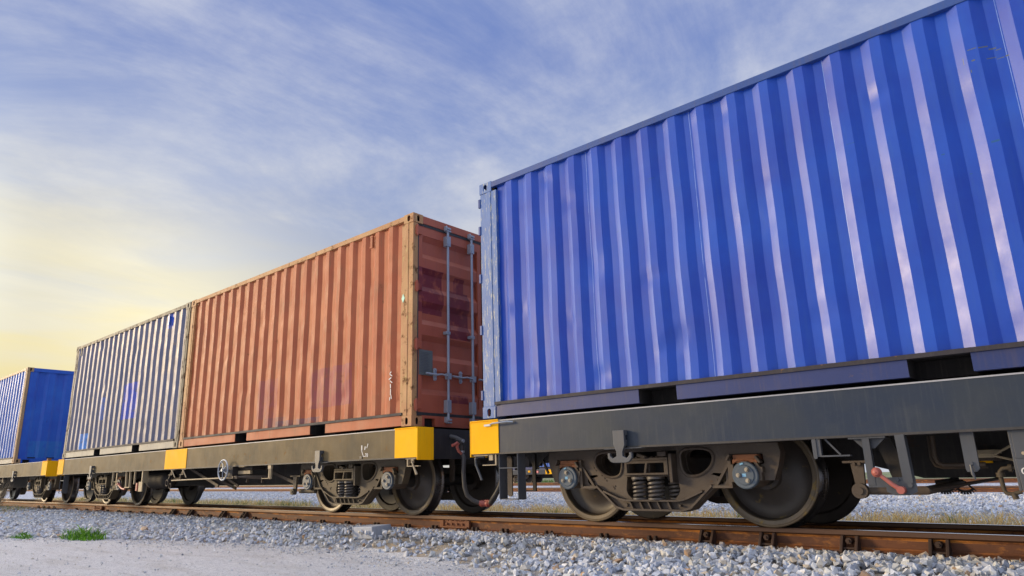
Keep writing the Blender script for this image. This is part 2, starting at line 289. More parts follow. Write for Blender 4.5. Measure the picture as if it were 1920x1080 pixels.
# ------------------------------------------------------------------ mesh helpers
class MB:
    def __init__(s): s.v = []; s.f = []; s.m = []; s.mats = []; s.cur = 0; s.sm = []
    def mat(s, m):
        if m not in s.mats: s.mats.append(m)
        s.cur = s.mats.index(m); return s
    def add(s, vs, fs, smooth=False):
        o = len(s.v); s.v += [tuple(a) for a in vs]
        for f_ in fs: s.f.append(tuple(o+i for i in f_)); s.m.append(s.cur); s.sm.append(smooth)
        return s
    def box(s, x0, x1, y0, y1, z0, z1):
        v = [(x, y, z) for x in (x0, x1) for y in (y0, y1) for z in (z0, z1)]
        return s.add(v, [(0, 1, 3, 2), (4, 6, 7, 5), (0, 4, 5, 1), (2, 3, 7, 6), (0, 2, 6, 4), (1, 5, 7, 3)])
    def tube(s, pts, r_, n=8, caps=True, smooth=True):
        P_ = [Vector(p) for p in pts]; rs = r_ if isinstance(r_, (list, tuple)) else [r_]*len(P_)
        vs = []; ref = None
        for i, p in enumerate(P_):
            d = (P_[min(i+1, len(P_)-1)]-P_[max(i-1, 0)]).normalized()
            if ref is None: ref = Vector((0, 0, 1)) if abs(d.z) < .9 else Vector((1, 0, 0))
            a = d.cross(ref).normalized(); b = a.cross(d).normalized(); ref = b
            for k in range(n): t = 2*pi*k/n; vs.append(p+(a*cos(t)+b*sin(t))*rs[i])
        fs = [(i*n+k, i*n+(k+1) % n, (i+1)*n+(k+1) % n, (i+1)*n+k) for i in range(len(P_)-1) for k in range(n)]
        s.add(vs, fs, smooth)
        if caps: s.add(vs[:n], [tuple(range(n))[::-1]]); s.add(vs[-n:], [tuple(range(n))])
        return s
    def bar(s, a, b, w, h, up=(0, 0, 1)):
        a = Vector(a); b = Vector(b); d = (b-a).normalized(); up = Vector(up)
        if abs(d.dot(up)) > .95: up = Vector((0, 1, 0))
        sx = d.cross(up).normalized(); uz = sx.cross(d)
        vs = [p+sx*(i*w/2)+uz*(j*h/2) for p in (a, b) for i, j in ((-1, -1), (1, -1), (1, 1), (-1, 1))]
        return s.add(vs, [(0, 3, 2, 1), (4, 5, 6, 7), (0, 1, 5, 4), (1, 2, 6, 5), (2, 3, 7, 6), (3, 0, 4, 7)])
    def lathe(s, prof, c=(0, 0), n=40, axis='y', smooth=True, close=False):
        # prof: (radius, along-axis)
        vs = []
        for (rr, a) in prof:
            for k in range(n):
                t = 2*pi*k/n; p, q = rr*cos(t), rr*sin(t)
                vs.append({'y': (c[0]+p, a, c[1]+q), 'x': (a, c[0]+p, c[1]+q), 'z': (c[0]+p, c[1]+q, a)}[axis])
        m_ = len(prof); rng_ = range(m_ if close else m_-1)
        fs = [(i*n+k, i*n+(k+1) % n, ((i+1) % m_)*n+(k+1) % n, ((i+1) % m_)*n+k) for i in rng_ for k in range(n)]
        return s.add(vs, fs, smooth)
    def cyl(s, c, r_, a0, a1, n=24, axis='y', smooth=True):
        s.lathe([(r_, a0), (r_, a1)], c, n, axis, smooth)
        for a in (a0, a1):
            vs = []
            for k in range(n):
                t = 2*pi*k/n; p, q = r_*cos(t), r_*sin(t)
                vs.append({'y': (c[0]+p, a, c[1]+q), 'x': (a, c[0]+p, c[1]+q), 'z': (c[0]+p, c[1]+q, a)}[axis])
            s.add(vs, [tuple(range(n))])
        return s
    def prism(s, loops, a0, a1, axis='y'):
        # loops: [outer, hole, hole...] of 2-D points; extruded along axis
        def P3(p, a): return {'y': (p[0], a, p[1]), 'x': (a, p[0], p[1]), 'z': (p[0], p[1], a)}[axis]
        flat = [p for l in loops for p in l]
        tri = tessellate_polygon([[Vector((p[0], p[1], 0)) for p in l] for l in loops])
        n = len(flat); vs = [P3(p, a0) for p in flat]+[P3(p, a1) for p in flat]
        fs = [tuple(t) for t in tri]+[tuple(n+i for i in t[::-1]) for t in tri]
        o = 0
        for l in loops:
            k = len(l); fs += [(o+i, o+(i+1) % k, n+o+(i+1) % k, n+o+i) for i in range(k)]; o += k
        return s.add(vs, fs)
    def mirror_y(s, y=2.438):
        s.v = [(a, y-b, c) for a, b, c in s.v]; return s
    def build(s, name, mat=None, parent=None, org=None, bevel=0, seg=2, loc=None, angle=30):
        if mat is not None and not s.mats: s.mats = [mat]
        if org is None: org = parent['_o'] if parent is not None and '_o' in parent else (0, 0, 0)
        me = bpy.data.meshes.new(name)
        me.from_pydata([(a-org[0], b-org[1], c-org[2]) for a, b, c in s.v], [], s.f)
        for m_ in s.mats: me.materials.append(m_)
        me.polygons.foreach_set('material_index', s.m); me.polygons.foreach_set('use_smooth', s.sm)
        bm = bmesh.new(); bm.from_mesh(me)
        bmesh.ops.recalc_face_normals(bm, faces=bm.faces)
        bm.to_mesh(me); bm.free(); me.update()
        o = bpy.data.objects.new(name, me); col.objects.link(o)
        if any(s.sm): me.set_sharp_from_angle(angle=rad(40))
        if parent is not None: o.parent = parent
        if loc is not None: o.location = loc
        if bevel:
            b = o.modifiers.new('bevel', 'BEVEL'); b.width = bevel; b.segments = seg; b.limit_method = 'ANGLE'; b.angle_limit = rad(angle)
        o['_o'] = org
        return o
def empty(name, loc, label=None, cat=None, group=None):
    o = bpy.data.objects.new(name, None); col.objects.link(o); o.location = loc; o.empty_display_size = .1; o['_o'] = tuple(loc)
    tag(o, label, cat, group); return o
def tag(o, label=None, cat=None, group=None, kind=None):
    if label: o['label'] = label
    if cat: o['category'] = cat
    if group: o['group'] = group
    if kind: o['kind'] = kind
    return o
def text_mesh(body, size, mat, name, parent, loc, rot=(pi/2, 0, 0), ext=.001):
    cu = bpy.data.curves.new(name, 'FONT'); cu.body = body; cu.size = size; cu.extrude = ext; cu.offset = size*.01
    tmp = bpy.data.objects.new(name, cu); col.objects.link(tmp)
    dg = bpy.context.evaluated_depsgraph_get(); me = bpy.data.meshes.new_from_object(tmp.evaluated_get(dg))
    bpy.data.objects.remove(tmp); me.materials.clear(); me.materials.append(mat)
    o = bpy.data.objects.new(name, me); col.objects.link(o); o.parent = parent
    q = parent['_o'] if parent is not None else (0, 0, 0)
    o.location = (loc[0]-q[0], loc[1]-q[1], loc[2]-q[2]); o.rotation_euler = rot
    return o
def oval(cx, cy, rx, ry, n=14):
    # stadium-like slot
    pts = []
    for k in range(n):
        t = 2*pi*k/n; c_, s_ = cos(t), sin(t)
        pts.append((cx+rx*c_, cy+(ry-rx)*(1 if s_ >= 0 else -1)+rx*s_) if ry > rx else (cx+rx*c_, cy+ry*s_))
    return pts
def rect(a0, a1, b0, b1): return [(a0, b0), (a1, b0), (a1, b1), (a0, b1)]

# ------------------------------------------------------------------ container
lipm = paint('grimy_lip_paint', (.018, .017, .028), (.032, .026, .030), rust=(.24, .12, .05), rust_amt=.08, rough=.7, seed=60)
H = 2.591; LC = 6.058; W = 2.438; ZB = 1.01
def casting(mb, x0, x1, y0, y1, z0, z1, m, xend, yside):
    """corner casting block; hollow slots in the x-end and y-side faces"""
    t = .014; mb.mat(m)
    cx, cz, cy = (x0+x1)/2, (z0+z1)/2, (y0+y1)/2
    ys = (y0, y0+t) if yside < 0 else (y1-t, y1)
    xs = (x0, x0+t) if xend < 0 else (x1-t, x1)
    mb.prism([rect(x0, x1, z0, z1), oval(cx, cz, .025, .04)], ys[0], ys[1], 'y')
    yr = (y0+t, y1) if yside < 0 else (y0, y1-t)
    mb.prism([rect(yr[0], yr[1], z0, z1), oval(cy+.005, cz, .022, .04)], xs[0], xs[1], 'x')
    xr = (x0+t, x1) if xend < 0 else (x0, x1-t)
    mb.box(xr[0], xr[1], yr[0], yr[1], z1-t, z1); mb.box(xr[0], xr[1], yr[0], yr[1], z0, z0+t)
    mb.mat(dark)
    a = (xr[0]+.035, xr[1]) if xend < 0 else (xr[0], xr[1]-.035)
    b = (yr[0]+.035, yr[1]) if yside < 0 else (yr[0], yr[1]-.035)
    mb.box(a[0], a[1], b[0], b[1], z0+t, z1-t)
def corrugated(x0, x1, phase, zlo, zhi, mat, name, parent, yo=.006, depth=.036, pitch=.2765, dent=.006, seed=0, mirror=False, sgn=1, rows=40):
    """phase = x of the centre of a web that faces -x (inner to outer going right)"""
    cols = []
    half = .034; fl = (pitch-4*half)/2
    k0 = math.floor((x0-phase)/pitch)-1
    pts = []
    for k in range(k0, k0+80):
        c = phase+k*pitch
        pts += [(c-half, 1), (c+half, 0), (c+half+fl, 0), (c+3*half+fl, 1)]
        if c > x1: break
    pts = [p for p in pts if x0 < p[0] < x1]
    pts = [(x0, pts[0][1])]+pts+[(x1, pts[-1][1])]
    xs = []
    for (a, da), (b, db) in zip(pts, pts[1:]):
        n_ = 3 if da == db else 2
        for i in range(n_): t = i/n_; xs.append((a+(b-a)*t, da+(db-da)*t))
    xs.append(pts[-1])
    vs = []; nz = rows
    for j in range(nz+1):
        z = zlo+(zhi-zlo)*j/nz; ed = min(1, min(j, nz-j)/3)
        for x, d in xs:
            q = mnoise.noise(Vector((x*1.1+seed*7, z*1.3, seed)))*dent + mnoise.noise(Vector((x*3.4+seed*3, z*2.1, seed+4)))*dent*.55
            q += max(0, mnoise.noise(Vector((x*2.6+seed*11, z*3.1, seed+9)))-.38)*dent*4
            wx = mnoise.noise(Vector((round((x-phase)/pitch)*3.3, z*1.7, seed+2)))*dent*.8
            vs.append((x+wx*ed, yo+d*depth+q*ed, z))
    m_ = len(xs)
    fs = [(j*m_+i, j*m_+i+1, (j+1)*m_+i+1, (j+1)*m_+i) for j in range(nz) for i in range(m_-1)]
    mb = MB(); mb.add(vs, fs, True)
    if mirror: mb.mirror_y(W)
    o = mb.build(name, mat, parent)
    o.data.set_sharp_from_angle(angle=rad(13))
    return o
def container(name, x0, y0, zb, label, group, mats, phase, ends=('door', 'front'), pockets=True, lpost=.16, rpost=.16, dent=.006, seed=0, pk=(2.04, .356), pshift=0.0, simple=False, depth=.036):
    """mats: side, post, rail, casting, left end, right end"""
    ms, mp_, mr_, mc, mle, mre = mats
    c = empty(name, (x0, y0, zb), label, 'container', group)
    x1 = x0+LC; zt = zb+H
    oy = y0
    def B(mb, nm, m=None, **k):
        mb.v = [(a, b+oy, z) for a, b, z in mb.v]
        return mb.build(nm, m, c, org=(x0, y0, zb) if not simple else (x0, y0, zb), **k)
    # corner posts with their castings
    for xe, s in ((x0, -1), (x1, 1)):
        pw = lpost if s < 0 else rpost
        for yside in (-1, 1):
            mb = MB(); mb.mat(mp_)
            a, b = (xe, xe+pw) if s < 0 else (xe-pw, xe)
            ya, yb = (.004, .08) if yside < 0 else (W-.08, W-.004)
            mb.box(a+(.004 if s < 0 else 0), b-(.004 if s > 0 else 0), ya, yb, zb+.118, zt-.118)
            # folded front edge rib on the post
            rx = a+pw*.55 if s < 0 else b-pw*.55
            yr = (-.002, .004) if yside < 0 else (W-.004, W+.002)
            mb.box(rx-.03, rx+.03, yr[0], yr[1], zb+.118, zt-.118)
            ca, cb = (xe-.002, xe+.176) if s < 0 else (xe-.176, xe+.002)
            yc = (-.004, .158) if yside < 0 else (W-.158, W+.004)
            casting(mb, ca, cb, yc[0], yc[1], zb, zb+.118, mc, s, yside)
            casting(mb, ca, cb, yc[0], yc[1], zt-.118, zt, mc, s, yside)
            B(mb, 'corner_post', bevel=.003)
    # rails
    for sy in (0, 1):
        mb = MB(); mb.mat(mr_)
        cx = (x0+x1)/2+pshift
        seg = [x0+.18]
        if pockets:
            for s in (-1, 1): seg += [cx+s*pk[0]/2-pk[1]/2, cx+s*pk[0]/2+pk[1]/2]
        seg.append(x1-.18)
        for i in range(0, len(seg), 2): mb.box(seg[i], seg[i+1], .004, .012, zb+.012, zb+.132)
        mb.mat(lipm); mb.box(x0+.17, x1-.17, -.010, .06, zb+.130, zb+.160); mb.mat(mr_)
        for i in range(0, len(seg), 2): mb.box(seg[i]+.002, seg[i+1]-.002, .010, .07, zb+.012, zb+.022)
        if pockets:
            for s in (-1, 1):
                a = cx+s*pk[0]/2-pk[1]/2; b = cx+s*pk[0]/2+pk[1]/2
                mb.mat(dark); mb.box(a-.004, a, .013, .5, zb+.012, zb+.132); mb.box(b, b+.004, .013, .5, zb+.012, zb+.132)  # pocket walls coloured near-black to paint in their shade
                mb.mat(dark); mb.box(a, b, .22, .24, zb+.012, zb+.132); mb.mat(mr_)
        if sy: mb.mirror_y(W)
        B(mb, 'bottom_rail')
        mb = MB(); mb.mat(mr_ if simple else mats[1] if mats[0] is not blueA else blueA_rail2); mb.box(x0+.17, x1-.17, -.002, .06, zt-.075, zt-.010)
        if sy: mb.mirror_y(W)
        B(mb, 'top_rail', bevel=.004)
        o = corrugated(x0+lpost-.01, x1-rpost+.01, phase, zb+.157, zt-.07, ms, 'side_wall', c, seed=seed+sy*3, mirror=bool(sy), dent=dent, rows=(14 if simple else 56), depth=depth)
        if oy: o.location.y += oy
    # floor and roof
    mb = MB(); mb.box(x0+.05, x1-.05, .02, W-.02, zb+.135, zb+.165); B(mb, 'floor', dark)
    mb = MB(); 
    nseg = 40
    for i in range(nseg):
        a = x0+.05+(LC-.1)*i/nseg; b = a+(LC-.1)/nseg
        zz = zt-.030 if i % 2 else zt-.016
        mb.box(a, b, .03, W-.03, zt-.05, zz)
    B(mb, 'roof', mr_)
    # end headers and sills
    for xe, s, kind, me_ in ((x0, -1, ends[0], mle), (x1, 1, ends[1], mre)):
        X = lambda d: (xe+d if s < 0 else xe-d)   # d metres inward
        def bx(mb, d0, d1, ya, yb, za, zb_): mb.box(min(X(d0), X(d1)), max(X(d0), X(d1)), ya, yb, za, zb_)
        mb = MB(); mb.mat(me_)
        bx(mb, .004, .07, .158, W-.158, zt-.105, zt-.006)
        B(mb, 'end_header', bevel=.003)
        mb = MB(); mb.mat(me_)
        bx(mb, .004, .07, .158, .20, zb+.006, zb+.128); bx(mb, .004, .07, .37, 2.07, zb+.006, zb+.128); bx(mb, .004, .07, 2.24, W-.158, zb+.006, zb+.128)
        bx(mb, .004, .07, .20, .37, zb+.098, zb+.128); bx(mb, .004, .07, 2.07, 2.24, zb+.098, zb+.128)
        mb.mat(dark); bx(mb, .06, .075, .20, .37, zb+.006, zb+.098); bx(mb, .06, .075, 2.07, 2.24, zb+.006, zb+.098)
        B(mb, 'end_sill')
        if kind == 'front':
            # vertically corrugated end wall with broad panels
            pts = []; yy = .09; k = 0
            while yy < W-.09:
                pts += [(yy, .012 if k % 2 == 0 else .055), (min(yy+.16, W-.085), .012 if k % 2 == 0 else .055)]
                yy += .16+.075; k += 1
            nz = 18; vs = []
            for j in range(nz+1):
                z = zb+.12+(H-.22)*j/nz
                for (yy, d) in pts: vs.append((X(d+mnoise.noise(Vector((yy*2, z*2, seed)))*.008+.004), yy, z))
            m_ = len(pts)
            mb = MB(); mb.add(vs, [(j*m_+i, j*m_+i+1, (j+1)*m_+i+1, (j+1)*m_+i) for j in range(nz) for i in range(m_-1)], False)
            B(mb, 'end_wall', me_)
        else:
            zc0, zc1 = zb+.13, zt-.105
            for leaf in (0, 1):
                y0_, y1_ = (.09, 1.212) if leaf == 0 else (1.226, W-.09)
                # leaf skin: frame, then recessed panel with five horizontal ribs
                mb = MB(); mb.mat(me_)
                fr = .075
                bx(mb, .018, .055, y0_, y0_+fr, zc0+.03, zc1-.03); bx(mb, .018, .055, y1_-fr, y1_, zc0+.03, zc1-.03)
                bx(mb, .018, .055, y0_+fr, y1_-fr, zc0+.03, zc0+.12); bx(mb, .018, .055, y0_+fr, y1_-fr, zc1-.15, zc1-.03)
                z = zc0+.12; prof = [(z, .028)]
                zt_ = zc1-.15; nr = 5; stp = (zt_-z)/nr
                for i in range(nr):
                    b0 = z+stp*i
                    prof += [(b0+stp*.30, .024), (b0+stp*.46, .062), (b0+stp*.84, .062), (b0+stp*1.0, .024)]
                vs = []; ny = 10
                for (zz, d) in prof:
                    for k in range(ny+1):
                        yy = y0_+fr+(y1_-y0_-2*fr)*k/ny
                        vs.append((X(d+mnoise.noise(Vector((yy*4, zz*3, seed)))*.004), yy, zz))
                mb.add(vs, [(j*(ny+1)+i, j*(ny+1)+i+1, (j+1)*(ny+1)+i+1, (j+1)*(ny+1)+i) for j in range(len(prof)-1) for i in range(ny)])
                dl = B(mb, 'door_leaf')
                def S(mb, nm, m=None, **k):
                    mb.v = [(a, b+oy, z) for a, b, z in mb.v]
                    return mb.build(nm, m, dl, org=(x0, y0, zb), **k)
                if not simple:
                    mb = MB()
                    bx(mb, .012, .03, y0_-.01, y1_+.01, zc1-.034, zc1+.004); bx(mb, .012, .03, y0_-.01, y1_+.01, zc0-.004, zc0+.034)
                    ya = y0_ if leaf == 0 else y1_
                    bx(mb, .013, .03, ya-.012, ya+.012, zc0, zc1); bx(mb, .014, .03, 1.208, 1.230, zc0, zc1)
                    S(mb, 'door_gasket', seal)
                    # hinges
                    for zh in (.241, .949, 1.658, 2.371):
                        mb = MB()
                        q = -1 if leaf == 0 else 1
                        yh = .055 if leaf == 0 else W-.055
                        bx(mb, -.020, .012, yh-.02, yh+.02, zb+zh-.055, zb+zh+.055)
                        bx(mb, -.004, .020, min(yh, yh-q*.09), max(yh, yh-q*.09), zb+zh-.04, zb+zh+.04)
                        mb.cyl((X(-.014), yh), .014, zb+zh-.07, zb+zh+.07, 10, 'z')
                        S(mb, 'hinge', mats[1] if me_ is not redD else redD, bevel=.003)
                    # lock rods
                    for yb in ((.556, .985) if leaf == 0 else (1.453, 1.882)):
                        mb = MB(); mb.mat(galv)
                        xr = X(-.028)
                        mb.tube([(xr, yb, zb+.10), (xr, yb, zb+2.49)], .0165, 12)
                        for zz, hh in ((2.33, .065), (.25, .075)):
                            bx(mb, -.050, .018, yb-.035, yb+.030, zb+zz-hh, zb+zz+hh)
                            for dz in (-hh*.6, hh*.6): mb.cyl((yb-.02, zb+zz+dz), .007, min(X(-.056), X(-.05)), max(X(-.056), X(-.05)), 8, 'x')
                        for zz in (1.144,):
                            bx(mb, -.048, .018, yb-.045, yb+.022, zb+zz-.018, zb+zz+.018)
                        for zz in (2.50, .09):
                            bx(mb, -.060, -.004, yb-.03, yb+.03, zb+zz-.012, zb+zz+.012)
                            bx(mb, -.052, .002, yb-.022, yb+.038, zb+zz-.04, zb+zz-.022); bx(mb, -.045, .006, yb-.04, yb-.022, zb+zz-.03, zb+zz+.035)
                        S(mb, 'lock_rod', bevel=.002)
                        mb = MB()
                        q = -1
                        zl = zb+.61
                        bx(mb, -.060, -.010, yb-.04, yb+.025, zl-.035, zl+.035)
                        mb.tube([(X(-.05), yb-.03, zl), (X(-.052), yb-.13, zl+.012), (X(-.046), yb-.20, zl), (X(-.040), yb-.37, zl+.006)], [.014, .010, .012, .013], 8)
                        mb.prism([oval(yb-.215, zl+.005, .022, .075)], min(X(-.03), X(-.012)), max(X(-.03), X(-.012)), 'x')
                        mb.cyl((yb-.215, zl+.055), .012, min(X(-.045), X(-.03)), max(X(-.045), X(-.03)), 8, 'x')
                        mb.cyl((yb-.215, zl-.045), .012, min(X(-.045), X(-.03)), max(X(-.045), X(-.03)), 8, 'x')
                        S(mb, 'door_handle', galv)
    return c
blueA_rail2 = paint('blue_top_rail_paint', (.018, .055, .22), (.03, .08, .28), rust=(.2, .2, .2), rust_amt=.0, rough=.45, seed=43)
G1 = 'containers on the train alongside the gravel road'
XA = 7.18; XR = 0.0; XL = -6.11; XC = -10.12-LC
cA = container('freight_container', XA, 0, ZB, 'large bright blue container nearest the camera, cut off by the right edge of the photo', G1,
    (blueA, blueA_post, blueA_rail, blueA_post, blueA, blueA), 10.302, ('door', 'front'), lpost=.24, rpost=.17, dent=.009, seed=1)
cR = container('freight_container', XR, 0, ZB, 'rust-red container with grey lock rods on its end doors', G1,
    (redB, redB_post, redB, redB_post, redB, redD), 5.414-.1383, ('front', 'door'), lpost=.15, rpost=.215, dent=.008, seed=2, pshift=.12)
cL = container('freight_container', XL, 0, ZB, 'faded navy container with repainted blue patches, directly left of the rust-red one', G1,
    (navyL, navy_post, navy_rail, navy_post, navyL, navyL), -2.027+.02-.1383, ('door', 'front'), lpost=.17, rpost=.14, dent=.007, seed=3, pshift=.17)
cC = container('freight_container', XC, 0, ZB, 'blue container at the far left with its deep blue end wall showing', G1,
    (blueC, orange_post, navy_rail, orange_post, blueCend, blueCend), -11.0, ('door', 'front'), lpost=.16, rpost=.15, dent=.008, seed=4)
# marks on the red container
mb = MB()
for (x, z, w, h, a) in ((5.665, 1.66, .035, .012, .6), (5.675, 1.63, .05, .012, -.5), (5.66, 1.59, .05, .014, .4), (5.68, 1.55, .05, .012, -.6), (5.67, 1.50, .014, .05, .1), (5.672, 1.43, .014, .07, 0), (5.685, 1.37, .012, .05, .2), (5.66, 1.35, .012, .04, -.2)):
    mb.bar((x-w/2*cos(a), .002, z-w/2*sin(a)), (x+w/2*cos(a), .002, z+w/2*sin(a)), .003, h)
mb.build('scraped_mark', white, cR)
mb = MB(); mb.prism([[(5.885, 1.01+1.47), (5.915, 1.01+1.525), (5.885, 1.01+1.58), (5.858, 1.01+1.525)]], -.005, -.001); mb.build('sticker', teal, cR)
mb = MB(); mb.mat(slate); mb.box(6.020, 6.045, .115, .335, ZB+.60, ZB+.90)
for i in range(14): mb.mat(greyst); mb.box(6.045, 6.0465, .135, .135+random.uniform(.12, .18), ZB+.63+i*.018, ZB+.636+i*.018)
mb.build('data_plate', None, cR)
for c_, x, z in ((cR, 5.243, 2.401), (cL, -5.72, 2.42), (cL, -.92, 2.38)):
    mb = MB(); mb.box(x-.022, x+.022, -.012, .02, ZB+z-.075, ZB+z+.075); mb.box(x-.03, x+.03, -.016, .0, ZB+z+.06, ZB+z+.085); mb.box(x-.03, x+.03, -.016, .0, ZB+z-.085, ZB+z-.06)
    mb.build('vent_cover', redB if c_ is cR else (blueC if x > -2 else navy_post), c_, bevel=.003)
# left door edge of the blue container: hinge tabs seen on the post
for zh in (.241, .93, 1.50, 2.05, 2.371):
    mb = MB(); mb.box(7.158, 7.186, -.006, .03, ZB+zh-.05, ZB+zh+.05); mb.build('hinge_tab', blueA_rail2, cA, bevel=.003)
# ------------------------------------------------------------------ bogie
AX = .86; ZAX = .413; WR = .415
def arc(c, r_, a0, a1, n): return [(c[0]+r_*cos(rad(a0+(a1-a0)*i/n)), c[1]+r_*sin(rad(a0+(a1-a0)*i/n))) for i in range(n+1)]
def smooth_loop(pts, it=2):
    for _ in range(it):
        q = []
        for a, b in zip(pts, pts[1:]+pts[:1]):
            q += [(a[0]*.75+b[0]*.25, a[1]*.75+b[1]*.25), (a[0]*.25+b[0]*.75, a[1]*.25+b[1]*.75)]
        pts = q
    return pts
def bogie(cx, parent, mcast, lean=False, name='bogie'):
    """three-piece bogie; built round (0,1.219,0), object placed at cx"""
    px_, py_, pz_ = parent['_o']
    loc = (cx-px_, -py_, -pz_)
    bz = (0, 0, 0)
    mb = MB(); mb.mat(mcast)
    mb.box(-.20, .20, .46, 1.978, .40, .58)                        # bolster between the frames
    mb.cyl((0, 1.219), .17, .58, .655, 24, 'z')
    bog = mb.build(name, None, parent, org=bz, bevel=.01, loc=loc)
    bog['_o'] = bz
    right = [(.572, .322), (.735, .322), (.735, .40), (.728, .52), (.74, .575), (.99, .575), (.995, .50), (.965, .49), (.965, .40), (.985, .372), (1.06, .372), (1.10, .47), (1.13, .58), (1.115, .655)]
    out = [(.284, .124), (.364, .145)]+right
    outl = [(-x, z) for x, z in out][::-1]
    outer = out+[(.6, .668), (-.6, .668)]+outl
    hole = [(.285, .605), (.345, .640), (.53, .634), (.588, .585), (.572, .50), (.49, .430), (.40, .405), (.31, .425), (.283, .515)]
    holeR = smooth_loop(hole, 2); holeL = [(-x, z) for x, z in holeR]
    ctr = [(-.252, .625), (.252, .625), (.246, .40), (.262, .30), (.246, .262), (.20, .222), (-.20, .222), (-.246, .262), (-.262, .30), (-.246, .40)]
    tri = smooth_loop([(.572, .352), (.672, .345), (.672, .455)], 1); triL = [(-x, z) for x, z in tri]
    for side in (0, 1):
        fy = .28
        mb = MB(); mb.mat(mcast)
        mb.prism([outer, holeR, holeL, ctr, tri, triL], fy, fy+.10)
        # raised lips round the windows and a shelf along the spring seat
        for hl in (holeR, holeL):
            mb.tube([(x, fy, z) for x, z in hl+hl[:1]], .014, 6, caps=False)
            mb.prism([[(x+(x-(.43 if x > 0 else -.43))*.02, z) for x, z in hl], [(x-(x-(.43 if x > 0 else -.43))*.05, z-(z-.52)*.05) for x, z in hl]], fy+.10, fy+.16)
        sh = [(-.48, .300), (-.32, .235), (-.25, .222), (.25, .222), (.32, .235), (.48, .300)]
        for (a, b) in zip(sh, sh[1:]): mb.bar((a[0], fy-.015, a[1]-.008), (b[0], fy-.015, b[1]-.008), .07, .016)
        bt = [(-.56, .330), (-.36, .150), (-.28, .128), (.28, .128), (.36, .150), (.56, .330)]
        for (a, b) in zip(bt, bt[1:]): mb.bar((a[0], fy-.008, a[1]+.008), (b[0], fy-.008, b[1]+.008), .06, .018)
        for x in (-.22, -.12, -.04, .05, .15): mb.bar((x, fy-.012, .213), (x+.035, fy-.012, .140), .05, .012)
        for x, z in ((-.60, .50), (-.58, .475), (-.52, .43), (-.49, .405), (-.47, .385), (-.40, .33), (-.38, .335), (-.39, .315)): mb.cyl((x, z), .008, fy-.006, fy+.01, 8)
        mb.cyl((-.27, .175), .016, fy-.012, fy+.01, 10); mb.cyl((.26, .175), .010, fy-.03, fy+.01, 10)
        # pedestal jaw flanges
        for s in (-1, 1):
            mb.bar((s*.722, fy-.01, .33), (s*.728, fy-.01, .57), .05, .028, up=(1, 0, 0))
            mb.bar((s*.56, fy-.006, .326), (s*.735, fy-.006, .326), .05, .022)
            mb.bar((s*.59, fy-.006, .33), (s*.74, fy-.006, .545), .03, .022)
        if side: mb.mirror_y(W)
        sf = mb.build('side_frame', None, bog, org=bz, bevel=.004, seg=1)
        # bolster end with its two pockets
        mb = MB(); mb.mat(mcast)
        mb.prism([rect(-.222, .205, .425, .548), [(-.195, .445), (-.03, .445), (-.012, .525), (-.195, .525)], [(.010, .525), (.165, .525), (.165, .445), (-.008, .445)]], .205, .235)
        mb.box(-.222, .205, .205, .46, .548, .572); mb.box(-.222, .205, .236, .46, .412, .425); mb.box(.170, .205, .236, .46, .426, .547); mb.box(-.222, -.195, .236, .46, .426, .547); mb.box(-.03, .01, .236, .46, .426, .547)
        mb.mat(dark); mb.box(-.194, .169, .34, .36, .427, .546); mb.mat(mcast)
        for x in (-.15, -.10, -.05, 0, .05, .1, .15): mb.box(x-.012, x+.012, .207, .24, .572, .582)
        mb.box(.215, .245, .20, .30, .36, .60)
        mb.bar((-.08, .21, .60), (.0, .21, .575), .05, .03); mb.bar((.12, .21, .60), (.20, .21, .60), .05, .04)
        if side: mb.mirror_y(W)
        mb.build('bolster_end', None, bog, org=bz, bevel=.004, seg=1)
        # coil springs
        for (x, y, rr) in ((-.125, .285, .052), (.035, .285, .060), (.165, .40, .055), (-.04, .43, .05)):
            mb = MB(); turns = 4.6; pts = []
            n_ = 74
            for i in range(n_+1):
                t = i/n_; a = 2*pi*turns*t+.6
                pts.append((x+rr*cos(a), y+rr*sin(a), .238+.152*t))
            mb.tube(pts, .0125, 8)
            mb.cyl((x, y), rr+.018, .392, .412, 18, 'z'); mb.cyl((x, y), rr+.016, .222, .236, 18, 'z')
            if side: mb.mirror_y(W)
            mb.build('coil_spring', springm, bog, org=bz)
        for s in (-1, 1):
            x = s*AX
            # bearing, adapter and cap
            mb = MB(); mb.mat(cast); mb.cyl((x, ZAX), .098, .235, .47, 28)
            mb.mat(rusty); mb.box(x-.10, x+.10, .245, .36, .530, .572); mb.box(x-.085, x+.085, .24, .36, .508, .534)
            mb.prism([[(x-.10, .50), (x-.06, .52), (x, .527), (x+.06, .52), (x+.10, .50), (x+.10, .535), (x-.10, .535)]], .232, .26)
            mb.box(x-.022, x+.022, .226, .25, .506, .522)
            mb.mat(mcast); mb.prism([[(x-.13, .36), (x-.10, .36), (x-.10, .50), (x-.13, .50)]], .24, .36)
            mb.prism([[(x+.085, .37), (x+.125, .37), (x+.125, .43), (x+.135, .43), (x+.135, .475), (x+.115, .475), (x+.09, .52), (x+.065, .52), (x+.085, .47)]], .235, .36)
            mb.bar((x+.09, .24, .555), (x+.125, .24, .505), .05, .02); mb.bar((x-.115, .24, .575), (x-.145, .24, .53), .05, .02)
            if side: mb.mirror_y(W)
            mb.build('axle_box', None, bog, org=bz, bevel=.003, seg=1)
            mb = MB(); mb.mat(bluecap)
            mb.lathe([(.0, .205), (.072, .205), (.078, .212), (.098, .212), (.105, .219), (.105, .250), (.098, .254)], (x, ZAX), 36)
            mb.mat(boltm)
            for a in ((90, 210, 330) if s < 0 else (60, 180, 300)):
                bx_, bz_ = x+.048*cos(rad(a)), ZAX+.048*sin(rad(a)); mb.cyl((bx_, bz_), .017, .192, .21, 10); mb.cyl((bx_, bz_), .011, .184, .195, 8)
